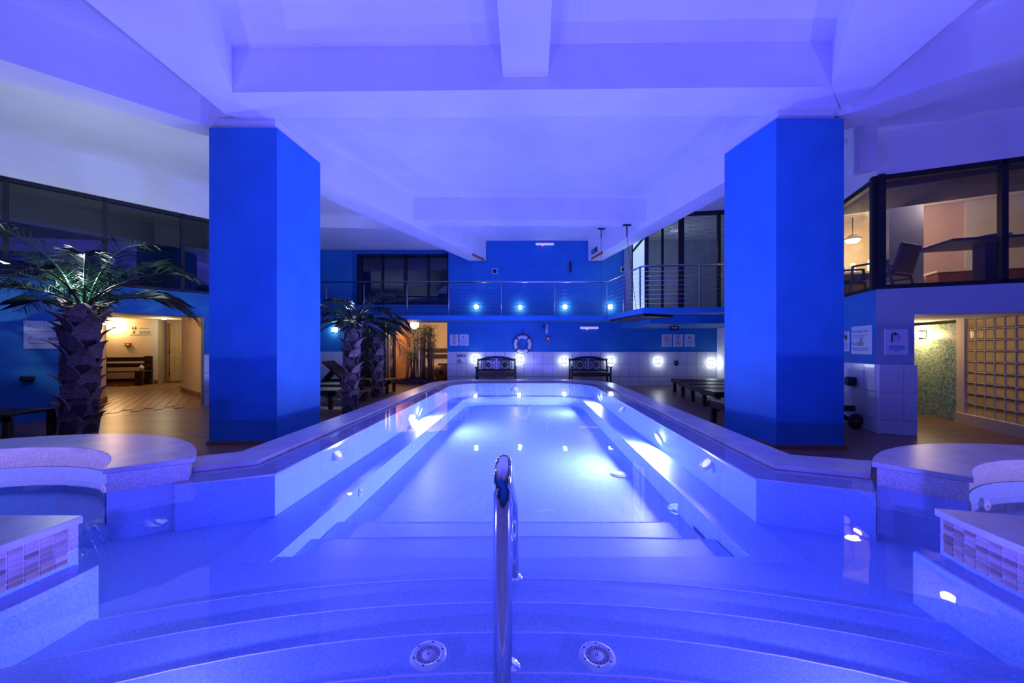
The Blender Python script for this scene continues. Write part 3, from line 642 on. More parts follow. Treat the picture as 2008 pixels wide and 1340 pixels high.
def vent(px0, px1, py0, py1, label):
    t, w_, h_ = board('wall_vent', label, 'vent', wbm, ub(px0), ub(px1), zb(py1), zb(py0), 0.001, 'white_plastic')
    MB().box(w_ * 0.14, w_ * 0.86, -0.014, -0.011, h_ * 0.14, h_ * 0.86).build('opening', 'print_black', t)
    for k in range(4): MB().box(w_ * 0.14, w_ * 0.86, -0.018, -0.013, h_ * (0.26 + 0.15 * k), h_ * (0.29 + 0.15 * k)).build('blade', 'black_metal', t)
vent(965, 975.5, 527, 537.5, 'small square vent with white frame near the rear windows, above the walkway')
vent(1217, 1227.5, 523.5, 534, 'small square vent with white frame beside the blind covered glazing')
t = mount('wall_speaker', 'slim dark upright bar mounted on the blue wall above the walkway', 'speaker', wbm, ub(1118), zb(535), 0.001)
MB().box(-0.035, 0.035, -0.05, 0, 0, 0.36).build('cabinet', 'rope', t); MB().box(-0.028, 0.028, -0.056, -0.05, 0.02, 0.34).build('mesh_front', 'print_black', t)
def tube_light(px0, px1, py, label, Yw=YB):
    t = mount('emergency_light', label, 'light', wbm, ub((px0 + px1) / 2), zb(py), 0.001); L = (ub(px1) - ub(px0)) / 2
    MB().box(-L, L, -0.05, 0, -0.02, 0.05).build('housing', 'white_plastic', t)
    MB().tube([(-L * 0.95, -0.06, -0.005), (L * 0.95, -0.06, -0.005)], 0.03, 10).build('diffuser', 'glow_tube', t)
    MB().lathe([(0.001, 0.0), (0.02, 0.0), (0.014, -0.03), (0.001, -0.035)], (-L * 0.25, -0.06, -0.03), 8).build('indicator', 'red_led', t)
tube_light(1050, 1086, 480, 'white emergency light bar at the top of the far wall')
tube_light(1137, 1173, 643.5, 'white emergency light bar under the walkway')
t = mount('wall_clock', 'small round white wall dial beside the lifebuoy', 'dial', wbm, ub(1075), zb(664.5), 0.001)
q = Vector((0, -1, 0)).to_track_quat('Z', 'Y').to_matrix().to_4x4()
MB().lathe([(0.04, 0.03), (0.075, 0.02), (0.08, 0)], seg=20).build('rim', 'print_red', t, q); MB().lathe([(0.001, 0.028), (0.045, 0.028)], seg=20).build('face', 'white_plastic', t, q)
t = mount('security_camera', 'white bracket with small dark camera hanging under the walkway', 'camera', wbm, ub(1072), zb(654), 0.001)
MB().box(-0.035, 0.035, -0.06, 0, 0, 0.28).build('bracket', 'white_plastic', t); MB().tube([(-0.09, -0.03, 0.20), (-0.09, -0.16, 0.17)], 0.05, 12).build('camera_body', 'print_black', t); MB().bar((-0.09, -0.05, 0.2), (0, -0.03, 0.2), 0.03, 0.03).build('arm', 'white_plastic', t)
t = mount('shield_plaque', 'small black shield shaped spotlight on tiles below the warning signs', 'plaque', wbm, ub(1325), zb(712), OFF)
MB().prism([(-0.06, -0.05), (-0.06, 0.07), (0.06, 0.07), (0.06, -0.05), (0, -0.10)], 0, 0.03).build('plate', 'black_metal', t, Matrix.Rotation(math.pi / 2, 4, 'X'))
MB().box(-0.04, 0.04, -0.06, -0.03, -0.03, 0.04).build('lens', 'rope', t)
t = mount('fire_bell', 'dark round alarm bell near the white wall end', 'alarm', wbm, ub(1414), zb(683), 0.001)
MB().lathe([(0.001, 0.06), (0.05, 0.05), (0.09, 0.02), (0.10, 0)], seg=20).build('gong', 'buoy_band', t, q); MB().lathe([(0.001, 0.07), (0.02, 0.068), (0.02, 0.05)], seg=10).build('stud', 'steel', t, q)
# fittings on the long beams
def beam_frame(a, b): return frame(a, b)[0]
bl = frame(li(4.6), li(11.45))[0]                       # beam face towards the pool
def on_beam(fn, px_, py_):
    best = min((fn(4.6 + 0.005 * k) for k in range(1370)), key=lambda p: abs(CX + F * p[0] / p[1] - px_)); return Vector((best[0], best[1], H - (py_ - HY) / F * best[1]))
def beam_item(fn, sgn, px_, py_, du, dz, name, label, cat, material):
    p = on_beam(fn, px_, py_); a, b = fn(4.6), fn(11.45); d = Vector((b[0] - a[0], b[1] - a[1], 0)).normalized() * sgn
    t = thing(name, label, cat, p, math.atan2(d.y, d.x)); MB().box(-du / 2, du / 2, -0.02, 0, -dz / 2, dz / 2).build('plate', material, t); return t
t = beam_item(li, 1, 911, 469, 0.36, 0.34, 'access_panel', 'flat white access panel on the pool face of the long beam', 'panel', 'white_plastic'); MB().box(-0.15, 0.15, -0.024, -0.018, -0.14, 0.14).build('cover', 'sign_white', t)
t = beam_item(li, 1, 938, 505, 0.75, 0.07, 'orange_strip', 'thin orange warning strip on beam end near the rear windows', 'strip', 'orange_strip'); MB().box(-0.36, 0.36, -0.022, -0.018, -0.012, 0.012).build('band', 'print_red', t)
t = beam_item(ri, -1, 1171, 502, 0.75, 0.07, 'orange_strip', 'thin orange warning strip on beam end near the blind covered glazing', 'strip', 'orange_strip'); MB().box(-0.36, 0.36, -0.022, -0.018, -0.012, 0.012).build('band', 'print_red', t)
t = beam_item(ri, -1, 1166, 492, 0.40, 0.14, 'beam_exit_sign', 'small dark exit sign on the long beam above its orange strip', 'sign', 'exit_green'); text('lettering', 'EXIT', 0.11, 'sign_white', t, -0.16, -0.0215, -0.04)

# ---- left wall things
def ul(px_):
    x = (px_ - CX) / F; Y = (LA[1] - LA[0] * 0.767 / 0.642 * 0 + 0) ; d = Vector((LB[0] - LA[0], LB[1] - LA[1])).normalized()
    return (x * LA[1] - LA[0]) / (d.x - x * d.y)
def yl(px_): return LA[1] + ul(px_) * (Vector((LB[0] - LA[0], LB[1] - LA[1])).normalized().y)
def zl(px_, py_): return H - (py_ - HY) / F * yl(px_)
t, w_, h_ = board('opening_times_sign', 'white Pool Opening Times board on the blue wall behind the palm', 'sign', wlm, ul(46), ul(168), zl(46, 684), zl(46, 629))
text('heading', 'Pool Opening Times', 0.071, 'print_cyan', t, 0.04, -0.0135, h_ * 0.74)
text('heading', 'Pool', 0.085, 'print_cyan', t, 0.05, -0.0135, h_ * 0.30)
lines(t, 0.05, w_ - 0.06, (h_ * 0.62,), 0.010); lines(t, 0.05, 0.24, (h_ * 0.17,), 0.012); lines(t, 0.30, w_ - 0.1, (h_ * 0.17,), 0.012)
for k in range(4): MB().box(0.24, 0.40, -0.0140, -0.0115, h_ * (0.30 + 0.03 * k), h_ * (0.315 + 0.03 * k)).build('wave_line', 'print_black', t)
text('logo_letters', 'EC', 0.07, 'print_black', t, 0.325, -0.0135, h_ * 0.42)
for x, z in ((0.02, 0.03), (0.02, h_ - 0.03), (w_ - 0.02, h_ - 0.03)): MB().box(x - 0.006, x + 0.006, -0.016, -0.01, z - 0.006, z + 0.006).build('screw', 'print_black', t)
t = mount('wall_spotlight', 'black box spotlight on the blue wall below the opening times board', 'spotlight', wlm, ul(55), zl(55, 744))
MB().box(-0.05, 0.05, -0.02, 0, -0.05, 0.03).build('bracket', 'black_metal', t); o = MB().box(-0.075, 0.075, -0.11, -0.02, -0.02, 0.055).build('housing', 'black_metal', t); bevel(o, 0.012, 2)
MB().tube([(0, -0.05, -0.02), (0.02, -0.06, -0.075), (-0.03, -0.05, -0.08)], 0.008, 6).build('cable', 'print_black', t)

# ---- right wall things
def ur(px_):
    x = (px_ - CX) / F; return (x * RC[1] - RC[0]) / (rbd.x - x * rbd.y)
t, w_, h_ = board('shower_sign', 'white shower sign on the pale panel beside the shower entrance', 'sign', wrbm, 0.085, 0.335, 1.10, 1.455)
MB().tube([(w_ * 0.30, -0.0145, h_ * 0.5), (w_ * 0.30, -0.0145, h_ * 0.80), (w_ * 0.36, -0.0145, h_ * 0.86), (w_ * 0.46, -0.0145, h_ * 0.83)], 0.007, 8).build('shower_pipe', 'print_black', t)
MB().add([(w_ * 0.40, -0.0150, h_ * 0.75), (w_ * 0.56, -0.0150, h_ * 0.81), (w_ * 0.42, -0.0150, h_ * 0.87)], [(0, 1, 2)]).build('shower_head', 'print_black', t)
sp = MB()
for k in range(5): sp.bar((w_ * (0.50 + 0.012 * k), -0.0145, h_ * (0.775 + 0.006 * k)), (w_ * (0.50 + 0.07 * k), -0.0145, h_ * (0.5 + 0.03 * k)), 0.001, 0.0025)
sp.build('water_spray', 'grout', t)
for k, (a, b) in enumerate(((0.2, 0.8), (0.12, 0.88), (0.18, 0.82), (0.4, 0.6))): MB().box(w_ * a, w_ * b, -0.0142, -0.0115, h_ * (0.32 - 0.062 * k), h_ * (0.355 - 0.062 * k)).build('text_line', 'print_cyan', t)
def uA(s_): return RAL - s_
t, w_, h_ = board('pool_times_sign', 'white pool times notice with dark wave logo on the blue right wall', 'sign', wram, uA(0.63), uA(0.085), 1.10, 1.525)
text('heading', 'Pool Opening Times', 0.052, 'print_cyan', t, 0.03, -0.0135, h_ * 0.78); lines(t, 0.03, w_ * 0.7, (h_ * 0.66, h_ * 0.60), 0.010)
text('heading', 'Pool', 0.07, 'print_cyan', t, 0.03, -0.0135, h_ * 0.32)
for k in range(4): MB().box(w_ * 0.32, w_ * 0.62, -0.0140, -0.0115, h_ * (0.30 + 0.035 * k), h_ * (0.318 + 0.035 * k)).build('wave_line', 'print_black', t)
text('logo_letters', 'EC', 0.075, 'print_black', t, w_ * 0.45, -0.0135, h_ * 0.45); lines(t, 0.03, w_ * 0.9, (h_ * 0.2, h_ * 0.13), 0.012)
t, w_, h_ = board('family_sign', 'narrow white notice with figure pictograms beside the pool times notice', 'sign', wram, uA(0.93), uA(0.69), 1.14, 1.46)
figure(t, w_ * 0.42, h_ * 0.62, w_ * 0.36, 1); figure(t, w_ * 0.66, h_ * 0.55, w_ * 0.5, 0)
for k in range(4): MB().box(w_ * 0.2, w_ * 0.85, -0.0142, -0.0115, h_ * (0.40 - 0.09 * k), h_ * (0.44 - 0.09 * k)).build('text_line', 'print_cyan', t)
t = mount('dark_spotlight', 'small dark box spotlight on the tiles above the wheeled lounger', 'spotlight', wram, uA(0.52), 0.68, OFF)
o = MB().box(-0.07, 0.07, -0.10, 0, -0.07, 0.07).build('housing', 'black_metal', t); bevel(o, 0.02, 3); MB().box(-0.05, 0.05, -0.108, -0.10, -0.05, 0.05).build('lens', 'rope', t)

# ================================================================== WINDOWS
def window(name, mtx, us, z0, z1, label, glass, fw=0.05, y=0.08, thick=None):
    t = thing(name, label, None); t['kind'] = 'structure'; t.matrix_world = mtx
    fr = MB(); fr.box(us[0], us[-1], y - 0.05, y + 0.03, z0, z0 + fw); fr.box(us[0], us[-1], y - 0.05, y + 0.03, z1 - fw * 1.2, z1); fr.build('frame', 'black_metal', t)
    for i, u in enumerate(us):
        wv = fw * (thick[i] if thick else 1); MB().box(u - wv / 2, u + wv / 2, y - 0.05, y + 0.03, z0, z1).build('mullion', 'black_metal', t)
    for a, b in zip(us[:-1], us[1:]): MB().box(a + fw * 0.3, b - fw * 0.3, y - 0.006, y + 0.006, z0 + fw * 0.5, z1 - fw * 0.5).build('pane', glass, t)
    return t
window('window_1', wlm, [0.05, ul(10), ul(206), ul(359), LL - 0.02], SILL_L, TOP_L, 'long black framed window band with dark reflecting panes on the left wall', 'dark_glass', 0.055)
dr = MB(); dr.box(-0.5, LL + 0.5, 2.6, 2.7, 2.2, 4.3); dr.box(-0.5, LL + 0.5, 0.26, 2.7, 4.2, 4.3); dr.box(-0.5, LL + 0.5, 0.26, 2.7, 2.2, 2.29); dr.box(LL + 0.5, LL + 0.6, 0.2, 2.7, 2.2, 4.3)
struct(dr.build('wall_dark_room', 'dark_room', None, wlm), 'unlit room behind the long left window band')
window('window_2', wram, [0.0, 1.3, 2.6, RAL], 2.02, 3.62, 'black framed lounge window on the side towards the column', 'pane_glass', 0.06, 0.06, [1, 1, 1, 1.3])
window('window_3', wrbm, [0.0, ur(1973), ur(1973) + 1.3, 3.18], 2.02, 3.62, 'large black framed lounge window above the shower entrance', 'pane_glass', 0.06, 0.06, [1.3, 1, 1, 1])
YW = YB + 0.42
w3m = frame((xat(700, YW), YW), (xat(880, YW), YW))[0]; L3 = xat(880, YW) - xat(700, YW)
k3 = lambda px_: xat(px_, YW) - xat(700, YW)
window('window_4', w3m, [k3(705), k3(750), k3(795), k3(840), k3(879)], 2.57, 4.22, 'black framed dark rear window above the corridor', 'dark_glass', 0.07, 0.02, [2, 1, 1.4, 1, 1])
rv = MB(); rv.box(-0.35, 0.02, -0.2, 0.1, 2.45, 4.3); rv.box(-0.3, L3 + 0.3, -0.2, 0.12, 2.4, 2.57); rv.box(-0.3, L3 + 0.3, -0.2, 0.12, 4.22, 4.32); rv.box(-0.3, L3 + 0.3, 1.2, 1.3, 2.4, 4.3)
struct(rv.build('trim_14', 'blue_paint', None, w3m), 'blue reveal around the rear window')

# glazed room on the upper level at the right with blinds
G0, G1 = (3.37, 9.22), (6.4, 8.75); gm, GL = frame(G0, G1)
gd = Vector((G1[0] - G0[0], G1[1] - G0[1])).normalized()
def ug(px_): x = (px_ - CX) / F; return (x * G0[1] - G0[0]) / (gd.x - x * gd.y)
window('window_5', gm, [0.03, ug(1299), ug(1336), ug(1410), ug(1470), GL - 0.02], 2.0, SLAB, 'tall black framed glazing with blinds behind the walkway railing', 'pane_glass', 0.07, 0.03, [0.7, 0.8, 1.8, 1, 1, 1])
def blind(u0, u1, label):
    t = thing('window_blind', label, 'blind', gm @ Vector((u0, 0.12, 2.13)), math.atan2(gd.y, gd.x), 'slatted blinds in the upper glazing'); w_ = u1 - u0
    mb = MB(); mt = Matrix.Rotation(math.radians(35), 4, 'X')
    for k in range(70): mb.box(0, w_, -0.02, 0.02, -0.001, 0.001, Matrix.Translation((0, 0, 0.03 + k * 0.034)) @ mt)
    o = mb.build('slats', 'blind', t); o['kind'] = 'stuff'
    MB().box(0, w_, -0.025, 0.025, 2.42, 2.46).build('head_rail', 'steel', t); MB().box(0, w_, -0.012, 0.012, 0.0, 0.02).build('bottom_rail', 'steel', t)
    for f in (0.25, 0.75): MB().tube([(w_ * f, -0.03, 0.02), (w_ * f, -0.03, 2.42)], 0.003, 5).build('cord', 'white_plastic', t)
for a, b, l in ((0.06, ug(1299) - 0.03, 'slatted blind next to the bright glass door, upper glazing'), (ug(1299) + 0.03, ug(1336) - 0.06, 'narrow slatted blind beside the thick black mullion, upper glazing'), (ug(1336) + 0.06, ug(1410) - 0.03, 'wide slatted blind between two mullions, upper glazing'), (ug(1410) + 0.03, ug(1470) - 0.03, 'slatted blind partly hidden by the column, upper glazing')): blind(a, b, l)
D0, D1 = (3.56, 10.9), (3.38, 9.3); dmx, DL = frame(D0, D1)
dt = thing('door_1', 'bright frosted glass door in black frame opening to the walkway', None); dt['kind'] = 'structure'; dt.matrix_world = dmx
MB().box(0.0, DL, 0, 0.05, 2.12, 2.17).build('rail', 'black_metal', dt); MB().box(0, DL, 0, 0.05, 4.0, 4.08).build('rail', 'black_metal', dt)
for u in (0.0, DL - 0.07): MB().box(u, u + 0.07, -0.01, 0.06, 2.1, SLAB - 0.02).build('stile', 'black_metal', dt)
MB().box(0.07, DL - 0.07, 0.015, 0.03, 2.17, 4.0).build('pane', 'frosted', dt); MB().box(0.07, DL - 0.07, 0.015, 0.03, 4.08, 4.5).build('transom', 'frosted', dt)
gr_ = thing('added_room_lamp', 'added unseen ceiling lamp inside the blind covered glazed room', 'lamp', (4.6, 10.4, SLAB)); MB().lathe([(0.001, -0.08), (0.1, -0.07), (0.14, 0.0)], seg=16).build('diffuser', 'glow_tube', gr_); MB().lathe([(0.14, -0.02), (0.16, -0.015), (0.16, 0.0)], seg=16).build('ring', 'steel', gr_)
point_light('glazed_room_fill', (4.6, 10.4, 3.9), 6, (0.7, 0.9, 1.0), 0.15)  # fill light added inside the glazed room, its fixture unseen
gl_back = MB(); gl_back.box(3.5, 6.4, 11.42, 11.49, 2.11, SLAB); struct(gl_back.build('wall_glazed_room', 'grey_blue_paint'), 'rear wall of the upper glazed room')

# ================================================================== WALKWAY
wk = MB(); wk.prism([(-6.18, 10.4), (2.69, 10.42), (2.99, 8.4), (5.98, 8.02), (6.4, 9.0), (6.4, 11.48), (-6.18, 11.48)], 1.99, 2.11)
walk = thing('walkway', 'raised blue walkway along the far wall, bending to the glazed room', 'walkway', (0, 0, 0)); wk.build('deck', 'blue_paint', walk)
MB().prism([(3.5, 9.3), (6.38, 8.95), (6.38, 11.47), (3.4, 11.47)], 1.80, 1.988).build('soffit', 'blue_paint', walk)
MB().prism([(2.78, 10.4), (3.05, 8.5), (3.9, 8.9), (3.6, 10.4)], 1.93, 1.988).build('underside', 'black_metal', walk)
path = [(-6.15, 10.42), (2.68, 10.44), (3.0, 8.44), (5.9, 8.08)]
rl = MB().tube(bend([(x, y, 0.96) for x, y in path], 0.06, 5), 0.024, 10).build('railing', 'steel', walk, Matrix.Translation((0, 0, 2.11))); rl['label'] = 'polished steel railing with thin cables'
for k in range(8): MB().tube([(x, y, 0.10 + k * 0.105) for x, y in path], 0.004, 5).build('cable', 'steel', rl)
for px_ in (640, 714, 798, 880, 983, 1088, 1190): x = xat(px_, 10.43); MB().tube([(x, 10.43, 0), (x, 10.43, 0.95)], 0.014, 8).build('post', 'steel', rl)
MB().box(2.86, 2.90, 9.36, 9.48, -0.10, 0.93).build('post', 'steel', rl)
for px_ in (1258, 1371): x = xat(px_, 8.35); MB().box(x - 0.014, x + 0.014, 8.30 if px_ > 1300 else 8.42, 8.34 if px_ > 1300 else 8.46, 0, 0.95).build('post', 'steel', rl)
for (x, y, zt, l) in ((2.50, 10.3, SLAB, 'thin hanger cable holding the walkway near its bend'), (2.66, 8.5, 4.05, 'thin hanger cable dropping from the middle cross beam')):
    t = thing('hanger_cable', l, 'cable', (x, y, 0)); zb_ = 2.11 if y > 10 else 2.3
    yb2 = y if y > 10 else 8.75; xb2 = x if y > 10 else 2.96
    MB().tube([(xb2, yb2, 2.11), (x, y, zt - 0.25)], 0.006, 6).build('wire', 'print_black', t, Matrix.Translation((-x, -y, 0)))
    MB().tube([(0, 0, zt - 0.28), (0, 0, zt)], 0.014, 8).build('turnbuckle', 'print_black', t); MB().box(-0.09, 0.09, -0.03, 0.03, zt - 0.03, zt).build('ceiling_plate', 'print_black', t)
# exit sign hung under the walkway
t = thing('hanging_exit_sign', 'small dark exit sign under the glazed room above the warning signs', 'sign', at(1322, 638, 9.6)); t.location.z = 1.70
MB().box(-0.12, 0.12, -0.02, 0.02, -0.04, 0.06).build('box', 'print_black', t); MB().box(-0.08, 0.08, -0.024, -0.02, 0.0, 0.03).build('arrow_strip', 'sign_white', t); MB().box(-0.01, 0.01, -0.01, 0.01, 0.06, 0.10).build('hanger', 'print_black', t)

# ================================================================== LEFT CORRIDOR
CH = 2.12
L0, L1 = (-7.46, 6.27), (-8.95, 8.1); R1, R0 = (-9.0, 10.0), (-7.38, 8.70)
K0, K1, K2, K3 = (-14.8, 11.2), (-11.72, 12.15), (-12.0, 12.75), (-10.7, 13.0)
wall('wall_corridor_left', L0, L1, [(0, 2.36, 0, CH)], 'cream_plaster', 'cream plaster return wall at the corridor mouth beside the palm', 0.2)
wall('wall_corridor_right', R1, R0, [(0, 2.08, 0, CH)], 'cream_plaster', 'cream plaster pier inside the corridor', 0.2)
jm, JL = frame(R0, (-6.36, 7.60)); struct(MB().box(0, JL, 0, 0.15, 0, 1.84).build('wall_corridor_jamb', 'cream_plaster', None, jm), 'cream door jamb of the corridor opening')
wkb, wkm, wkl = wall('wall_corridor_back', K0, K1, [(0, 3.23, 0, CH)], 'cream_plaster', 'cream plaster back wall of the corridor behind the dark bench', 0.2)
wall('wall_corridor_end', K2, K3, [(0, 1.4, 0, CH)], 'cream_plaster', 'cream end wall of the corridor around the pine door', 0.2)
struct(MB().box(0, 0.75, 0, 0.15, 0, CH).build('wall_corridor_reveal', 'plaster', None, frame(K1, (K1[0] - 0.35, K1[1] + 0.66))[0]), 'pale reveal beside the pine door')
for nm, A, B, l in (('baseboard_left', L0, L1, 'terracotta skirting on the corridor return wall'), ('baseboard_right', R1, R0, 'terracotta skirting on the corridor pier'), ('baseboard_back', K0, K1, 'terracotta skirting behind the corridor bench')):
    m_, l_ = frame(A, B); struct(MB().box(0, l_, -0.02, 0.0, 0, 0.13).build(nm, 'terracotta', None, m_), l)
cc = MB(); cc.prism([L0, L1, (-15.2, 9.0), (-15.2, 13.5), (-10.0, 13.6), R1, R0, (-6.4, 7.6)], CH, CH + 0.08); struct(cc.build('ceiling_corridor', 'cream_plaster'), 'cream corridor ceiling beyond the doorway')
cf = MB(); cf.flat([(-7.2, 6.1), L0, L1, (-15.2, 9.0), (-15.2, 13.5), (-10.0, 13.6), R1, R0, (-6.2, 7.5)], 0.002)
cfl = struct(cf.build('floor_corridor', 'floor_tile_dark'), 'wood toned plank tiles of the corridor floor')
# plank tiles laid along the corridor
ax = Vector((-0.62, 0.785)); ay = Vector((-ax.y, ax.x)) * -1
org = Vector((-7.15, 6.4)); pm = [MB().box(0.004, 0.596, 0.004, 0.146, 0, 0.008).mesh('floor_tile', m_) for m_ in ('floor_tile', 'floor_tile_dark', 'floor_tile')]
def inside(p, poly):
    r_ = False; n = len(poly)
    for i in range(n):
        a, b = poly[i], poly[(i + 1) % n]
        if (a[1] > p[1]) != (b[1] > p[1]) and p[0] < (b[0] - a[0]) * (p[1] - a[1]) / (b[1] - a[1]) + a[0]: r_ = not r_
    return r_
cpoly = [(-7.55, 6.2), (-9.05, 8.1), (-13.5, 9.4), (-14.6, 11.1), (-11.75, 12.05), (-11.0, 12.9), (-9.1, 10.0), (-7.45, 8.7), (-6.55, 7.55)]
cnt = 0
for j in range(-45, 60):
    for i in range(-2, 14):
        p = org + ax * (i * 0.6 + (0.3 if j % 2 else 0)) + ay * (j * 0.15); c_ = p + ax * 0.3 + ay * 0.075
        if inside(c_, cpoly):
            px_ = CX + F * c_.x / c_.y
            if 150 < px_ < 420: link('floor_tile', random.choice(pm), cfl, (p.x, p.y, 0.0025 + random.random() * 0.001), math.atan2(ax.y, ax.x)); cnt += 1
print('corridor tiles', cnt)
# door
dm_, dl_ = frame(K2, K3); dd = thing('door_2', 'pale pine boarded door standing in the corridor end', None); dd['kind'] = 'structure'; dd.matrix_world = dm_
MB().box(0.05, 0.13, -0.06, 0.0, 0, 2.04).build('door_frame', 'orange_wood', dd); MB().box(0.98, 1.06, -0.06, 0.0, 0, 2.04).build('door_frame', 'orange_wood', dd)
for k in range(6): MB().box(0.14 + k * 0.14, 0.274 + k * 0.14, -0.045, -0.01, 0.02, 1.98).build('board', 'pine', dd)
for z in (0.05, 0.85, 1.85): MB().box(0.14, 0.975, -0.062, -0.045, z, z + 0.11).build('door_rail', 'pine', dd)
for z in (0.25, 1.0): MB().tube([(0.135, -0.07, z), (0.135, -0.07, z + 0.1)], 0.012, 8).build('hinge', 'black_metal', dd)
# corridor bench with back
def wood_bench(name, label, loc, rz, L, seat_h, back_h, depth, material):
    t = thing(name, label, 'bench', loc, rz)
    for k in range(3): MB().box(-L / 2, L / 2, -depth / 2 + k * depth / 3 + 0.005, -depth / 2 + (k + 1) * depth / 3 - 0.005, seat_h - 0.04, seat_h).build('seat_board', material, t)
    for x in (-L / 2 + 0.14, L / 2 - 0.14):
        MB().box(x - 0.09, x + 0.09, -depth / 2 + 0.02, -depth / 2 + 0.10, 0, seat_h - 0.04).build('front_leg', material, t)
        MB().box(x - 0.09, x + 0.09, depth / 2 - 0.02, depth / 2 + 0.06, 0, back_h).build('back_post', material, t)
    for z in (seat_h + 0.10, seat_h + 0.29): MB().box(-L / 2 + 0.02, L / 2 - 0.02, depth / 2 - 0.05, depth / 2 - 0.02, z, z + 0.13).build('back_board', material, t)
    MB().box(-L / 2 + 0.1, L / 2 - 0.1, depth / 2 - 0.05, depth / 2 - 0.02, 0.10, 0.20).build('stretcher', material, t)
    return t
kb = Vector((K1[0] - K0[0], K1[1] - K0[1])).normalized(); kn = Vector((kb.y, -kb.x))
bp = Vector(K1) - kb * 0.75 + kn * 0.42
wood_bench('corridor_bench', 'dark brown wooden bench with slatted back in the corridor', (bp.x, bp.y, 0.01), math.atan2(kb.y, kb.x), 1.45, 0.46, 0.92, 0.5, 'corridor_wood')
bq = bp + kb * 0.52 - kn * 0.05
bt = thing('white_bottle', 'small white bottle standing on the corridor bench', 'bottle', (bq.x, bq.y, 0.472)); MB().lathe([(0.001, 0), (0.06, 0.0), (0.062, 0.10), (0.05, 0.13), (0.02, 0.15), (0.02, 0.155)], seg=14).build('body', 'white_plastic', bt); MB().lathe([(0.022, 0.155), (0.022, 0.185), (0.001, 0.187)], seg=12).build('cap', 'white_plastic', bt)
def uk(px_): x = (px_ - CX) / F; return (x * K0[1] - K0[0]) / (kb.x - x * kb.y)
def zk(px_, py_): Y = K0[1] + uk(px_) * kb.y; return H - (py_ - HY) / F * Y
t, w_, h_ = board('changing_room_sign', 'pale changing room sign with dark pictograms on the corridor wall', 'sign', wkm, uk(255), uk(303), zk(280, 657), zk(280, 639), 0.0, 'sign_cream')
for x in (0.05, 0.12): figure(t, x + 0.03, h_ * 0.55, h_ * 0.34)
figure(t, 0.11, h_ * 0.1, h_ * 0.34, 1); MB().box(0.24, 0.5, -0.0142, -0.0115, h_ * 0.66, h_ * 0.76).build('text_line', 'grout', t)
for z in (0.30, 0.14): MB().box(0.24, w_ * 0.85, -0.0142, -0.0115, h_ * z, h_ * z + h_ * 0.10).build('text_line', 'print_cyan', t)
t = mount('alarm_call_point', 'small red fire alarm call point on the corridor wall', 'alarm', wkm, uk(252), zk(252, 676)); MB().box(-0.07, 0.07, -0.04, 0, -0.055, 0.055).build('housing', 'red_plastic', t); MB().box(-0.035, 0.035, -0.044, -0.04, -0.025, 0.025).build('glass_plate', 'white_plastic', t)
sconce(wkm, uk(228), zk(228, 638), 0.0, 'warm glowing lamp on the corridor back wall left of the changing room sign', 40, 0.12, WARM, 'glow_warm', 'warm corridor lamps')
lcm = frame(L0, L1)[0]; sconce(lcm, 1.75, 1.72, 0.0, 'warm glowing lamp on the corridor return wall behind the palm trunk', 14, 0.09, WARM, 'glow_warm', 'warm corridor lamps')

# ================================================================== REAR CORRIDOR
YK = 15.0
wbk = MB(); wbk.box(-5.2, -1.4, YK, YK + 0.15, 0, 2.4); struct(wbk.build('wall_rear_corridor', 'cream_plaster'), 'beige back wall of the rear corridor behind the bamboo')
struct(MB().box(-4.0, -1.4, YK - 0.015, YK, 0, 1.06).build('trim_15', 'wall_tile'), 'pale tiled dado in the rear corridor')
struct(MB().box(xc1, xc1 + 0.12, YB + 0.25, YK, 0, 2.4).build('wall_rear_side', 'cream_plaster'), 'beige side wall of the rear corridor')
struct(MB().box(-5.2, -1.4, YB + 0.25, YK + 0.1, 2.3, 2.4).build('ceiling_rear_corridor', 'plaster'), 'low ceiling of the rear corridor')
sa = thing('sauna_front', 'warm timber sauna front with narrow glass door in the rear corridor', 'sauna', (xc0 - 0.02, YB + 0.25, 0))
for k in range(10): MB().box(-0.04, 0.02, 0.9 + k * 0.18, 1.07 + k * 0.18, 0, 2.25).build('timber_board', 'orange_wood', sa)
MB().box(-0.04, 0.05, 0.0, 0.14, 0, 2.2).build('door_post', 'orange_wood', sa); MB().box(-0.04, 0.05, 0.72, 0.88, 0, 2.2).build('door_post', 'orange_wood', sa)
MB().box(-0.02, 0.0, 0.14, 0.72, 0.05, 2.15).build('glass_door', 'dark_glass', sa); MB().tube([(0.04, 0.25, 0.85), (0.04, 0.25, 1.25)], 0.015, 8).build('door_handle', 'pine', sa); MB().box(-0.05, -0.03, 0.0, 0.9, 0, 2.2).build('lining', 'pine', sa)
dp = thing('timber_partition', 'dark timber clad cabin wall behind the smaller palms', 'partition', (0, YB - 0.14, 0)); xa, xb = xat(703, YB - 0.14), xat(755.5, YB - 0.14)
for k in range(8): MB().box(xa + (xb - xa) * k / 8 + 0.003, xa + (xb - xa) * (k + 1) / 8 - 0.003, 0, 0.12, 0, 1.97).build('timber_board', 'dark_wood', dp)
rb_ = thing('rear_bench', 'long dark slatted bench against the rear corridor wall', 'bench', (-2.6, YK - 0.5, 0))
for z in (0.78, 1.02): MB().box(-0.9, 0.52, 0.40, 0.44, z, z + 0.15).build('back_board', 'dark_wood', rb_)
for k in range(3): MB().box(-0.9, 0.52, -0.1 + 0.16 * k, 0.04 + 0.16 * k, 0.42, 0.46).build('seat_board', 'orange_wood', rb_)
for x in (-0.8, 0.40): MB().box(x, x + 0.08, -0.08, 0.0, 0, 0.42).build('leg', 'dark_wood', rb_); MB().box(x, x + 0.08, 0.44, 0.48, 0, 1.2).build('back_post', 'dark_wood', rb_)
hr = thing('hose_reel', 'dark round reel standing at the rear corridor side wall', 'reel', (xat(866, 13.3), 13.3, 0))
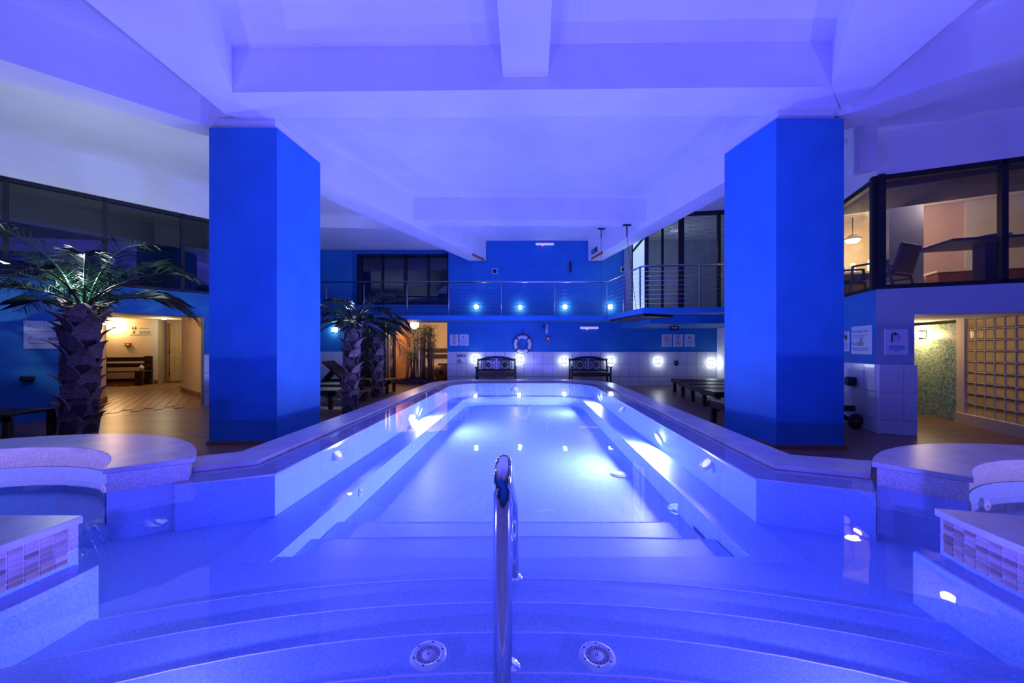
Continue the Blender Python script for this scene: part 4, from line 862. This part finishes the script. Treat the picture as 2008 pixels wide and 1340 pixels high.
qx = Vector((0, -1, 0)).to_track_quat('Z', 'Y').to_matrix().to_4x4(); qx.translation = (0, 0, 0.30)
MB().lathe([(0.06, 0.14), (0.26, 0.14), (0.27, 0.10), (0.14, 0.10), (0.14, -0.06), (0.27, -0.06), (0.26, -0.10), (0.06, -0.10), (0.06, 0.14)], seg=24).build('reel', 'dark_wood', hr, qx)
MB().box(-0.2, 0.22, -0.05, 0.05, 0, 0.06).build('stand', 'black_metal', hr); MB().box(-0.15, 0.28, 0.12, 0.16, 0.0, 0.62).build('back_plate', 'dark_wood', hr)
gl_ = thing('globe_lamp', 'large warm globe lamp glowing above the bamboo', 'lamp', at(813, 637, 13.0)); MB().lathe([(0.15 * math.sin(math.pi * k / 12) + 0.0005, -0.15 * math.cos(math.pi * k / 12)) for k in range(13)], seg=20).build('globe', 'glow_warm', gl_); MB().tube([(0, 0, 0.14), (0, 0, 2.3 - gl_.location.z)], 0.02, 8).build('stem', 'steel', gl_)
point_light('globe_lamp_light', (0, -0.25, -0.2), 45, WARM, 0.12, gl_)

# bamboo clump in a heather bed
bc = (xat(820, 12.4), 12.4)
hb = thing('heather_bed', 'low dark purple planting bed around the bamboo', 'plant bed', (bc[0], bc[1], 0)); mb = MB(); mb.lathe([(0.001, 0.10), (0.45, 0.11), (0.68, 0.08), (0.74, 0.0)], seg=24); hs = mb.build('soil_mound', 'trunk', hb); hs.scale = (1, 0.6, 1)
mb = MB()
for k in range(900):
    a = random.random() * 6.283; r_ = 0.74 * math.sqrt(random.random()); x, y = r_ * math.cos(a), 0.6 * r_ * math.sin(a); z = 0.10 - 0.08 * (r_ / 0.74) ** 3
    h_ = 0.05 + 0.09 * random.random(); dx, dy = random.uniform(-.05, .05), random.uniform(-.05, .05); w_ = 0.014
    mb.add([(x - w_, y, z - 0.02), (x + w_, y, z - 0.02), (x + dx, y + dy, z + h_)], [(0, 1, 2)])
o = mb.build('heather', 'heather', hb); o['kind'] = 'stuff'
bb = thing('bamboo_clump', 'tall bamboo clump with bare canes under the globe lamp', 'bamboo', (bc[0], bc[1], 0.06))
lf = MB(); lf2 = MB()
for k in range(30):
    x = random.uniform(-0.52, 0.48); y = random.uniform(-0.22, 0.22); h_ = (1.95 if x > -0.05 else 1.15) * random.uniform(0.85, 1.03); lx, ly = random.uniform(-.1, .1), random.uniform(-.08, .08)
    pts = [(x + lx * f, y + ly * f, h_ * f) for f in (0, 0.33, 0.66, 1)]
    MB().tube(pts, [0.02, 0.018, 0.014, 0.006], 7).build('cane', 'bamboo_cane', bb)
    for q in range(55):
        f = 1 - 0.45 * random.random() ** 1.3; a = random.random() * 6.283; px_, py_, pz_ = x + lx * f, y + ly * f, h_ * f; l_ = random.uniform(0.10, 0.2); o_ = random.uniform(0.02, 0.16)
        bx_, by_ = px_ + o_ * math.cos(a), py_ + o_ * math.sin(a); ex, ey = bx_ + l_ * math.cos(a), by_ + l_ * math.sin(a); ez = pz_ - l_ * random.uniform(0.1, 0.9); w_ = 0.011
        (lf2 if x < -0.3 and q % 2 else lf).add([(bx_ + w_ * math.sin(a), by_ - w_ * math.cos(a), pz_), (ex, ey, ez), (bx_ - w_ * math.sin(a), by_ + w_ * math.cos(a), pz_ + 0.005)], [(0, 1, 2)])
o = lf.build('leaves', 'bamboo_leaf', bb); o['kind'] = 'stuff'; o = lf2.build('lit_leaves', 'bright_leaf', bb); o['kind'] = 'stuff'

# ================================================================== SHOWER AREA
S0, S1, S2 = (7.62, 7.6), (7.19, 5.88), (6.70, 4.55)
wsm, wsmm, _ = wall('wall_shower', S0, S1, [(0, 1.775, 0, 1.60)], 'shower_mosaic', 'green and cream mosaic shower wall behind the entrance', 0.12)
gbm, gbl = frame(S1, S2); gb = thing('glass_block_wall', 'wall of square glass blocks glowing amber beside the shower', None); gb['kind'] = 'structure'; gb.matrix_world = gbm
MB().box(-0.03, gbl, -0.06, 0.14, 0, 0.16).build('curb', 'cream_plaster', gb); MB().box(-0.06, 0.10, -0.02, 0.12, 0, 1.66).build('pier', 'cream_plaster', gb)
bw = 0.165; GB0 = 0.11
blk = MB(); blk.add([(0, 0.03, 0), (bw - 0.014, 0.03, 0), (bw - 0.014, 0.03, bw - 0.014), (0, 0.03, bw - 0.014), (0.012, 0.0, 0.012), (bw - 0.026, 0.0, 0.012), (bw - 0.026, 0.0, bw - 0.026), (0.012, 0.0, bw - 0.026)], [(4, 5, 6, 7), (0, 1, 5, 4), (1, 2, 6, 5), (2, 3, 7, 6), (3, 0, 4, 7)])
bme = blk.mesh('glass_block', 'glass_block')
for i in range(8):
    for j in range(9): link('glass_block', bme, gb, (GB0 + i * bw + 0.007, 0.0, 0.163 + j * bw + 0.007))
mj = MB()
for i in range(9): mj.box(GB0 + i * bw - 0.006, GB0 + i * bw + 0.006, -0.004, 0.06, 0.16, 0.163 + 9 * bw)
for j in range(10): mj.box(GB0, GB0 + 8 * bw, -0.0045, 0.06, 0.163 + j * bw - 0.006, 0.163 + j * bw + 0.006)
mj.build('mortar_grid', 'block_mortar', gb)
sconce(wsmm, 1.05, H + 26 / F * 6.4, 0.0, 'warm glowing lamp on the shower mosaic wall', 24, 0.10, WARM, 'glow_warm', 'warm shower lamps')
sl_ = thing('added_block_lamp', 'added unseen warm lamp making the glass blocks glow', 'lamp', (8.36, 5.0, 1.35)); MB().box(-0.05, 0.0, -0.1, 0.1, -0.06, 0.06).build('housing', 'steel', sl_); MB().box(-0.09, -0.05, -0.08, 0.08, -0.045, 0.045).build('lens', 'glow_warm', sl_)
point_light('shower_back_fill', (8.15, 5.0, 1.35), 8, (1.0, 0.72, 0.38), 0.1)  # warm light added behind the blocks so they glow, fixture unseen
struct(MB().prism([(8.3, 3.6), (8.4, 7.6), (8.5, 7.6), (8.45, 3.6)], 0, 1.64).build('wall_shower_back', 'cream_plaster'), 'cream wall behind the glass blocks')
# ================================================================== LOUNGE
n_ = Vector((-rbd.y, rbd.x)); RCv = Vector(RC)
def lp(u, v): p = RCv + rbd * u + n_ * v; return (p.x, p.y)
AO = Vector((RA[0], RA[1])); 
lfp = [(5.36, 5.28), (6.55, 8.80), (7.4, 9.9), lp(3.2, 5.4), lp(6.2, 4.0), lp(6.2, 0.22), lp(0.2, 0.22)]
struct(MB().prism(lfp, 1.66, 2.015).build('floor_lounge', 'plaster'), 'upper lounge floor slab above the shower')
struct(MB().prism(lfp, 4.05, 4.2).build('ceiling_lounge', 'lounge_wall'), 'lounge ceiling seen through the window')
wall('wall_lounge_back', lp(1.9, 3.3), lp(2.7, 3.3), [(0, 0.8, 2.0, 4.05)], 'pink_plaster', 'pinkish lounge wall behind the table', 0.1)
wall('wall_lounge_side', lp(2.7, 3.25), lp(6.2, 3.2), [(0, 3.5, 2.0, 4.05)], 'lounge_wall', 'pale lounge wall behind the table', 0.1)
struct(MB().prism([lp(1.14, 2.3), lp(1.62, 2.3), lp(1.62, 2.75), lp(1.14, 2.75)], 2.0, 4.05).build('wall_lounge_pier', 'grey_blue_paint'), 'grey pier in the lounge behind the armchair')
struct(MB().prism([lp(-0.4, 1.0), lp(3.5, 0.6), lp(3.5, 1.7), lp(-0.4, 2.2)], 3.72, 4.06).build('trim_16', 'lounge_dark'), 'dark beam across the lounge ceiling')
wall('wall_lounge_kitchen', (6.9, 9.1), (9.0, 8.3), [(0, 2.2, 2.0, 4.05)], 'cream_plaster', 'cream wall of the kitchen niche in the lounge', 0.1)
kc = thing('kitchen_counter', 'mahogany fronted counter lit warmly in the lounge', 'counter', (6.95, 8.15, 2.015), math.atan2(-0.4, 0.95))
MB().box(0, 1.15, 0, 0.45, 0, 0.78).build('cabinet', 'mahogany', kc); MB().box(-0.03, 1.18, -0.03, 0.48, 0.78, 0.82).build('worktop', 'porcelain', kc)
for k in range(3): MB().box(0.02 + k * 0.38, 0.38 + k * 0.38, -0.015, 0, 0.04, 0.74).build('door', 'mahogany', kc)
kd = Vector((math.cos(kc.rotation_euler.z), math.sin(kc.rotation_euler.z)))
def on_counter(u): p = Vector((6.95, 8.15)) + kd * u + Vector((-kd.y, kd.x)) * 0.2; return (p.x, p.y, 2.836)
for k, (u, h_, m_, l) in enumerate(((0.18, 0.16, 'porcelain', 'small white jar on the kitchen counter, first from the column'), (0.36, 0.13, 'rope', 'small dark pot on the kitchen counter'), (0.55, 0.2, 'porcelain', 'tall white jar on the kitchen counter'), (0.86, 0.26, 'white_plastic', 'white kettle like jug on the kitchen counter'))):
    t = thing('counter_jar', l, 'jar', on_counter(u), 0, 'jars on the kitchen counter'); MB().lathe([(0.001, 0), (0.055, 0), (0.06, h_ * 0.7), (0.045, h_)], seg=14).build('body', m_, t); MB().lathe([(0.05, h_), (0.05, h_ + 0.015), (0.012, h_ + 0.02), (0.012, h_ + 0.04), (0.001, h_ + 0.042)], seg=12).build('lid', m_, t)
kl = thing('kitchen_lamp', 'bright warm lamp above the kitchen counter', 'lamp', at(1672, 470, 8.05)); MB().lathe([(0.05, 0.1), (0.16, 0.0), (0.15, -0.01)], seg=18).build('shade', 'steel', kl); MB().lathe([(0.13, -0.005), (0.1, -0.06), (0.001, -0.09)], seg=18).build('bulb', 'glow_warm', kl); MB().tube([(0, 0, 0.1), (0, 0, 4.05 - kl.location.z)], 0.008, 6).build('cord', 'print_black', kl)
point_light('kitchen_lamp_light', (0, -0.1, -0.2), 45, (1.0, 0.75, 0.4), 0.08, kl)
cl2 = thing('corridor_lamp', 'small ceiling lamp in the corridor before the pine door', 'lamp', (-11.0, 11.6, CH - 0.002)); MB().lathe([(0.001, -0.03), (0.06, -0.025), (0.07, 0.0)], seg=16).build('lens', 'glow_warm', cl2); MB().lathe([(0.07, -0.012), (0.09, -0.006), (0.09, 0.0)], seg=16).build('ring', 'steel', cl2)
point_light('corridor_lamp_light', (0, 0, -0.2), 16, (1.0, 0.8, 0.5), 0.06, cl2)
dl = thing('lounge_downlight', 'ceiling downlight over the lounge table', 'lamp', (*lp(1.9, 2.2), 4.04)); MB().lathe([(0.001, -0.01), (0.07, -0.01), (0.08, 0.0)], seg=16).build('lens', 'glow_warm', dl); MB().lathe([(0.07, -0.012), (0.1, -0.006), (0.1, 0.008)], seg=16).build('ring', 'steel', dl)
point_light('lounge_downlight_light', (0, 0, -0.25), 24, (1.0, 0.72, 0.58), 0.1, dl)
# table with bowl
tb = thing('dining_table', 'dark wooden pedestal table in the lounge behind the window', 'table', (7.02, 5.42, 2.015), math.atan2(rbd.y, rbd.x) + 0.1)
o = MB().box(-0.64, 0.64, -0.36, 0.36, 0.71, 0.75).build('table_top', 'grey_wood', tb); bevel(o, 0.01, 2); MB().box(-0.10, 0.10, -0.10, 0.10, 0.05, 0.71).build('pedestal', 'grey_wood', tb)
for a in (45, 135, 225, 315): MB().bar((0, 0, 0.04), (0.42 * math.cos(math.radians(a)), 0.36 * math.sin(math.radians(a)), 0.02), 0.07, 0.04).build('foot', 'grey_wood', tb)
bw_ = thing('bowl', 'wide white bowl on the lounge table', 'bowl', (7.08, 5.42, 2.766)); MB().lathe([(0.001, 0.004), (0.05, 0.0), (0.06, 0.012), (0.13, 0.05), (0.19, 0.075), (0.185, 0.078), (0.12, 0.055), (0.001, 0.02)], seg=24).build('bowl_body', 'porcelain', bw_)
def armchair(label, loc, rz, fabric):
    t = thing('armchair', label, 'chair', loc, rz, 'lounge chairs')
    MB().box(-0.27, 0.27, -0.26, 0.26, 0.38, 0.45).build('seat', fabric, t)
    o = MB().box(-0.27, 0.27, -0.03, 0.03, 0, 0.48, Matrix.Translation((0, 0.28, 0.42)) @ Matrix.Rotation(math.radians(-14), 4, 'X')).build('backrest', fabric, t); bevel(o, 0.02, 2)
    for sx in (-0.3, 0.3):
        MB().bar((sx, -0.30, 0), (sx, -0.24, 0.63), 0.03, 0.03).build('front_leg', 'grey_wood', t); MB().bar((sx, 0.34, 0), (sx, 0.22, 0.62), 0.03, 0.03).build('back_leg', 'grey_wood', t)
        MB().bar((sx, -0.25, 0.62), (sx, 0.25, 0.62), 0.035, 0.03).build('armrest', 'grey_wood', t); MB().bar((sx, -0.27, 0.36), (sx, 0.28, 0.36), 0.025, 0.03).build('side_rail', 'grey_wood', t)
    return t
armchair('blue upholstered armchair in the lounge nearest the kitchen counter', (6.30, 7.1, 2.015), math.radians(75), 'blue_fabric')
armchair('low armchair with grey wooden arms between blue chair and table', (6.40, 6.38, 2.015), math.radians(-160), 'grey_wood')
sb = thing('sideboard', 'low mahogany sideboard along the pale lounge wall', 'sideboard', (*lp(2.9, 2.85), 2.015), math.atan2(rbd.y, rbd.x)); MB().box(-0.8, 1.2, 0, 0.35, 0.05, 0.62).build('carcass', 'mahogany', sb); MB().box(-0.83, 1.23, -0.02, 0.37, 0.62, 0.66).build('top', 'lounge_wall', sb)
for k in range(3): MB().box(-0.78 + k * 0.66, -0.14 + k * 0.66, -0.015, 0, 0.08, 0.6).build('door', 'mahogany', sb)

# ================================================================== FURNITURE AROUND THE POOL
def garden_bench(label, loc):
    t = thing('garden_bench', label, 'bench', loc, 0, 'garden benches on the far wall'); L = 1.16; m_ = 'black_metal'
    for sx in (-1, 1):
        x = sx * L / 2
        MB().tube([(x, -0.42, 0), (x, -0.40, 0.3), (x, -0.42, 0.62)], 0.026, 8).build('front_leg', m_, t); MB().tube([(x, 0.02, 0), (x, 0.0, 0.42), (x, 0.06, 0.86)], 0.028, 8).build('back_leg', m_, t)
        MB().box(x - 0.035, x + 0.035, -0.48, 0.02, 0.61, 0.64).build('armrest', 'dark_wood', t)
    for k in range(5): MB().box(-L / 2 + 0.03, L / 2 - 0.03, -0.43 + 0.085 * k, -0.36 + 0.085 * k, 0.42, 0.445).build('seat_slat', 'dark_wood', t)
    MB().box(-L / 2, L / 2, -0.44, -0.42, 0.34, 0.44).build('apron', 'dark_wood', t)
    bf = MB(); arch = [(x, 0.05, 0.80 + 0.10 * (1 - (2 * x / L) ** 2)) for x in [-L / 2 + L * k / 16 for k in range(17)]]
    bf.tube(arch, 0.032, 8); bf.tube([(-L / 2, 0.01, 0.50), (L / 2, 0.01, 0.50)], 0.026, 8); fr_ = bf.build('back_frame', m_, t)
    for x in (-0.46, -0.045, 0.045, 0.46): MB().bar((x, 0.02, 0.50), (x, 0.05, 0.84), 0.02, 0.035).build('back_post', m_, t)
    for cxx in (-0.255, 0.255):
        w = MB(); c = (cxx, 0.035, 0.665)
        for r in (0.152, 0.055): w.tube([(c[0] + r * math.cos(2 * math.pi * k / 20), c[1], c[2] + r * math.sin(2 * math.pi * k / 20)) for k in range(20)], 0.010, 6, closed=True)
        for k in range(12):
            a = 2 * math.pi * k / 12; w.tube([(c[0] + 0.02 * math.cos(a), c[1], c[2] + 0.02 * math.sin(a)), (c[0] + 0.155 * math.cos(a), c[1], c[2] + 0.155 * math.sin(a))], 0.009, 5)
        w.box(cxx - 0.2, cxx + 0.2, 0.03, 0.045, 0.815, 0.84); w.box(cxx - 0.2, cxx + 0.2, 0.03, 0.045, 0.50, 0.52)
        for sx in (-1, 1):
            for sz in (-1, 1): w.bar((cxx + sx * 0.11, 0.037, 0.665 + sz * 0.11), (cxx + sx * 0.2, 0.037, 0.665 + sz * 0.16), 0.015, 0.03)
        w.build('rosette_panel', m_, t)
garden_bench('dark bench with wheel rosette back between exit arrow and lifebuoy', (xat(973, 11.2), 11.36, 0))
garden_bench('dark bench with wheel rosette back, away from the lifebuoy', (xat(1156, 11.2), 11.36, 0))

def lounger(label, loc, rz, group, back=0.0, wheels=False, L=1.95, W=0.62, material='dark_wood'):
    """foot end at local x=0, head at x=L; slats lie across"""
    t = thing('sun_lounger', label, 'sun lounger', loc, rz, group); h = 0.35; hx = L * 0.62
    for y in (0, W - 0.05): MB().box(0, L, y, y + 0.05, h - 0.09, h - 0.01).build('side_rail', material, t)
    MB().box(0, 0.04, 0, W, h - 0.09, h - 0.01).build('end_rail', material, t)
    for x in (0.05, L - 0.35):
        for y in (0, W - 0.06): MB().box(x, x + 0.07, y, y + 0.06, 0, h - 0.01).build('leg', material, t)
    n = 11
    sl = MB().box(0, hx / n - 0.018, 0.01, W - 0.01, h - 0.01, h + 0.015).mesh('slat', material)
    for k in range(n): link('slat', sl, t, (k * hx / n, 0, 0))
    bk = MB(); a = math.radians(back); mt = Matrix.Translation((hx, 0, h)) @ Matrix.Rotation(-a, 4, 'Y'); lb_ = L - hx
    for y in (0.01, W - 0.06): bk.box(0, lb_, y, y + 0.05, -0.03, 0.0, mt)
    bo = bk.build('backrest', material, t)
    for k in range(7): MB().box(k * lb_ / 7, (k + 1) * lb_ / 7 - 0.018, 0.01, W - 0.01, 0.0, 0.022, mt).build('back_slat', material, bo)
    if back > 5: MB().bar((hx + lb_ * 0.6 * math.cos(a), W / 2, h + lb_ * 0.6 * math.sin(a)), (L - 0.1, W / 2, h - 0.05), 0.4, 0.03).build('prop', material, t)
    if wheels:
        for y in (-0.035, W + 0.005):
            qq = Vector((0, 1, 0)).to_track_quat('Z', 'Y').to_matrix().to_4x4(); qq.translation = (L - 0.02, y, 0.115)
            wh = MB().lathe([(0.001, 0.03), (0.03, 0.032), (0.10, 0.028), (0.115, 0.02), (0.115, 0.008), (0.10, 0), (0.001, 0)], seg=22).build('wheel', material, t, qq)
            MB().lathe([(0.001, 0.036), (0.012, 0.034), (0.012, -0.004), (0.001, -0.005)], seg=10).build('hub', 'steel', wh)
        MB().bar((L - 0.3, W / 2, h - 0.05), (L - 0.02, W / 2, 0.115), 0.4, 0.04).build('axle_arm', material, t)
    return t
for k, (x, y, l) in enumerate(((4.28, 9.35, 'farthest along towards the warning signs'), (4.08, 8.45, 'second from the warning signs'), (3.93, 7.65, 'third from the warning signs'), (3.80, 6.90, 'closest to the blue column'))):
    lounger('dark slatted lounger in the row beside the column, ' + l, (x, y, 0), -0.06, 'loungers beside the column near the shower', 0)
lounger('wheeled dark lounger with raised back by the shower entrance', (3.15, 5.42, 0), 0.0, None, 40, True, 1.92, 0.5)
lounger('dark lounger with raised back against the far tiles behind the palms', (-3.15, 10.1, 0), math.pi, 'loungers behind the smaller palms', 42)
lounger('dark lounger with raised back right behind the smaller palm trunk', (-3.55, 8.9, 0), math.pi, 'loungers behind the smaller palms', 42)
lounger('dark lounger with foot end showing beside the column near the palms', (-3.45, 7.75, 0), math.pi, 'loungers behind the smaller palms', 30)
st_ = thing('slatted_stool', 'low dark slatted table end beside the blue left wall', 'table', (-7.25, 4.62, 0))
for k in range(6): MB().box(0, 0.9, k * 0.085, k * 0.085 + 0.07, 0.33, 0.36).build('slat', 'dark_wood', st_)
for x in (0.0, 0.83):
    for y in (0, 0.44): MB().box(x, x + 0.07, y, y + 0.06, 0, 0.33).build('leg', 'dark_wood', st_)
MB().box(0, 0.9, 0, 0.03, 0.26, 0.33).build('apron', 'dark_wood', st_)
po = thing('plant_pot', 'small terracotta pot with a white tag by the smaller palm', 'pot', (xat(710, 8.3), 8.3, 0)); MB().lathe([(0.001, 0.0), (0.09, 0.0), (0.13, 0.2), (0.14, 0.2), (0.14, 0.23), (0.12, 0.23), (0.11, 0.19), (0.001, 0.19)], seg=18).build('pot_body', 'terracotta', po); MB().box(-0.03, 0.03, -0.145, -0.13, 0.12, 0.18).build('tag', 'white_plastic', po)

# ================================================================== PALMS
def frond_mesh(L, el, droop, seed, nl=46, wl=0.012, ll=0.42):
    rnd = random.Random(seed); mb = MB(); N = 24; pts = []; p = Vector((0, 0, 0)); a = math.radians(el); yaw = 0
    for i in range(N + 1):
        pts.append(p.copy()); f = i / N; aa = a - math.radians(droop) * f ** 1.5
        p = p + Vector((math.cos(aa) * math.cos(yaw), math.sin(yaw) * math.cos(aa), math.sin(aa))) * (L / N); yaw += rnd.uniform(-.02, .02)
    mb.tube(pts, [0.016 * (1 - 0.85 * i / N) + 0.002 for i in range(N + 1)], 5)
    for k in range(nl):
        f = 0.10 + 0.90 * k / (nl - 1); i = min(int(f * N), N - 1); b = pts[i].lerp(pts[i + 1], f * N - i); t = (pts[i + 1] - pts[i]).normalized()
        side = t.cross(Vector((0, 0, 1))).normalized(); up = side.cross(t).normalized()
        ln = ll * (math.sin(math.pi * (0.12 + 0.80 * f)) ** 0.7) * rnd.uniform(0.85, 1.1)
        for sgn in (-1, 1):
            ang = math.radians(62 - 34 * f + rnd.uniform(-6, 6)); lift = rnd.uniform(0.05, 0.35)
            d = (t * math.cos(ang) + side * sgn * math.sin(ang) + up * lift).normalized()
            m1 = b + d * ln * 0.5; tip = b + d * ln + Vector((0, 0, -ln * rnd.uniform(0.15, 0.5))); wv = t * wl * 0.5
            mb.add([b - wv * 0.5, b + wv * 0.5, m1 + wv, tip, m1 - wv], [(0, 1, 2, 3, 4)])
    return mb
def palm(label, loc, h, r, lean, nf, L, seed, nb=46, frond_el=(5, 62), drops=(55, 120), ll=0.42, boot_s=1.0):
    rnd = random.Random(seed); t = thing('palm_tree', label, 'palm tree', loc, 0, 'palm trees')
    prof = []; N = 14; mb = MB(); rings = []
    for i in range(N + 1):
        f = i / N; rr = r * (1.15 - 0.25 * f + 0.12 * math.sin(f * 40)) if i < N else r * 0.8
        c = (lean[0] * f, lean[1] * f, h * f)
        rings.append([(c[0] + rr * (1 + rnd.uniform(-.06, .06)) * math.cos(2 * math.pi * k / 18), c[1] + rr * (1 + rnd.uniform(-.06, .06)) * math.sin(2 * math.pi * k / 18), c[2]) for k in range(18)])
    rings[N] = [(p[0], p[1], p[2] - 0.02) for p in rings[N]]; vs_ = [p for q in rings for p in q]; fs = [(i * 18 + k, i * 18 + (k + 1) % 18, (i + 1) * 18 + (k + 1) % 18, (i + 1) * 18 + k) for i in range(N) for k in range(18)]; fs.append(tuple(N * 18 + k for k in range(18)))
    mb.add(vs_, fs, True); mb.build('trunk', 'trunk', t)
    # leaf bases: pointed curved scales
    def boot_mesh(s_, sd):
        q = random.Random(sd); b = MB(); w_ = r * 0.62 * s_; hh = r * 1.25 * s_ * q.uniform(0.8, 1.2); out = r * 0.62 * s_ * q.uniform(0.55, 1.5)
        rows = [(0.0, 1.0, 0.0), (0.30, 1.0, 0.06), (0.60, 0.78, 0.28), (0.84, 0.46, 0.68), (1.0, 0.20, 1.15)]
        V = []
        for f, ww, o_ in rows:
            for sx, dx in ((-1, -0.10), (0, 0.10), (1, -0.10)): V.append((r * 0.96 + out * o_ + dx * r * 0.8 * ww, sx * w_ * ww, hh * f))
        n0 = len(V); V += [(x - 0.03, y, z - 0.012) for x, y, z in V]
        Fs = []
        for i in range(4):
            for j in range(2):
                a = i * 3 + j; Fs.append((a, a + 1, a + 4, a + 3)); Fs.append((n0 + a + 3, n0 + a + 4, n0 + a + 1, n0 + a))
        for i in range(4): Fs.append((i * 3, i * 3 + 3, n0 + i * 3 + 3, n0 + i * 3)); Fs.append((i * 3 + 5, i * 3 + 2, n0 + i * 3 + 2, n0 + i * 3 + 5))
        Fs.append((12, 13, n0 + 13, n0 + 12)); Fs.append((13, 14, n0 + 14, n0 + 13))
        b.add(V, Fs); return b.mesh('leaf_base', 'boot')
    bms = [boot_mesh(boot_s, seed + k) for k in range(5)]
    for k in range(nb):
        f = (k + 0.5) / nb * 0.93; a = k * 2.399963 + rnd.uniform(-.2, .2); link('leaf_base', rnd.choice(bms), t, (lean[0] * f, lean[1] * f, h * f - r * 0.2), a)
    # crown fibre
    fb = MB()
    for k in range(240):
        a = rnd.random() * 6.283; z = h * rnd.uniform(0.86, 1.0); rr = r * rnd.uniform(0.85, 1.0); l_ = rnd.uniform(0.05, 0.22); x, y = lean[0] + rr * math.cos(a), lean[1] + rr * math.sin(a)
        fb.add([(x, y, z - 0.01), (x, y, z + 0.012), (x + l_ * math.cos(a + rnd.uniform(-.6, .6)), y + l_ * math.sin(a), z + rnd.uniform(-.12, .10))], [(0, 1, 2)])
    o = fb.build('crown_fibre', 'trunk', t); o['kind'] = 'stuff'
    for k in range(nf):
        f = k / max(1, nf - 1); el = frond_el[1] + (frond_el[0] - frond_el[1]) * f + rnd.uniform(-6, 6); dr_ = drops[0] + (drops[1] - drops[0]) * rnd.random()
        m_ = frond_mesh(L * rnd.uniform(0.85, 1.08), el, dr_, seed * 31 + k, ll=ll).mesh('frond', 'frond'); a = k * 2.399963 + rnd.uniform(-.15, .15)
        link('frond', m_, t, (lean[0] + r * 0.45 * math.cos(a), lean[1] + r * 0.45 * math.sin(a), h - 0.03), a)
    return t
p1 = palm('tall palm with shaggy brown trunk beside the corridor doorway', (-6.12, 5.18, 0), 1.84, 0.155, (0.08, 0.0), 18, 1.30, 3, 34, (16, 74), (45, 105), 0.44, 1.45)
p2 = palm('smaller palm with uplight in its crown beside the pool coping', (-2.92, 6.6, 0), 1.72, 0.105, (0.03, 0.1), 13, 0.95, 11, 28, (-5, 55), (50, 110), 0.30, 1.7)
p3 = palm('dark palm between the loungers and the timber partition', (-3.30, 9.0, 0), 1.70, 0.11, (0.0, 0.0), 16, 1.0, 23, 28, (-25, 45), (70, 140), 0.36, 1.5)
p4 = palm('palm whose frond tips reach in from beside the left whirlpool', (-7.65, 3.9, 0), 1.0, 0.2, (0.0, 0.0), 14, 1.15, 31, 26, (0, 55), (60, 110))
def uplight(label, loc, power, color, r_=0.035, up=0.10):
    t = thing('palm_uplight', label, 'lamp', loc, 0, 'uplights in the palms')
    MB().lathe([(0.001, 0.0), (0.03, 0.0), (0.045, 0.06), (0.045, 0.075)], seg=12).build('housing', 'black_metal', t); MB().lathe([(0.001, 0.074), (0.04, 0.074)], seg=12).build('lens', 'glow_cool', t)
    point_light('palm_uplight_light', (0, 0, up), power, color, r_, t)
uplight('small bright uplight in the crown of the tall palm', (-5.97, 4.98, 1.92), 85, (0.80, 0.97, 0.95), 0.025, 0.22)
uplight('small bright uplight in the crown of the smaller palm', (-2.86, 6.48, 1.80), 7, (0.8, 1.0, 0.9))
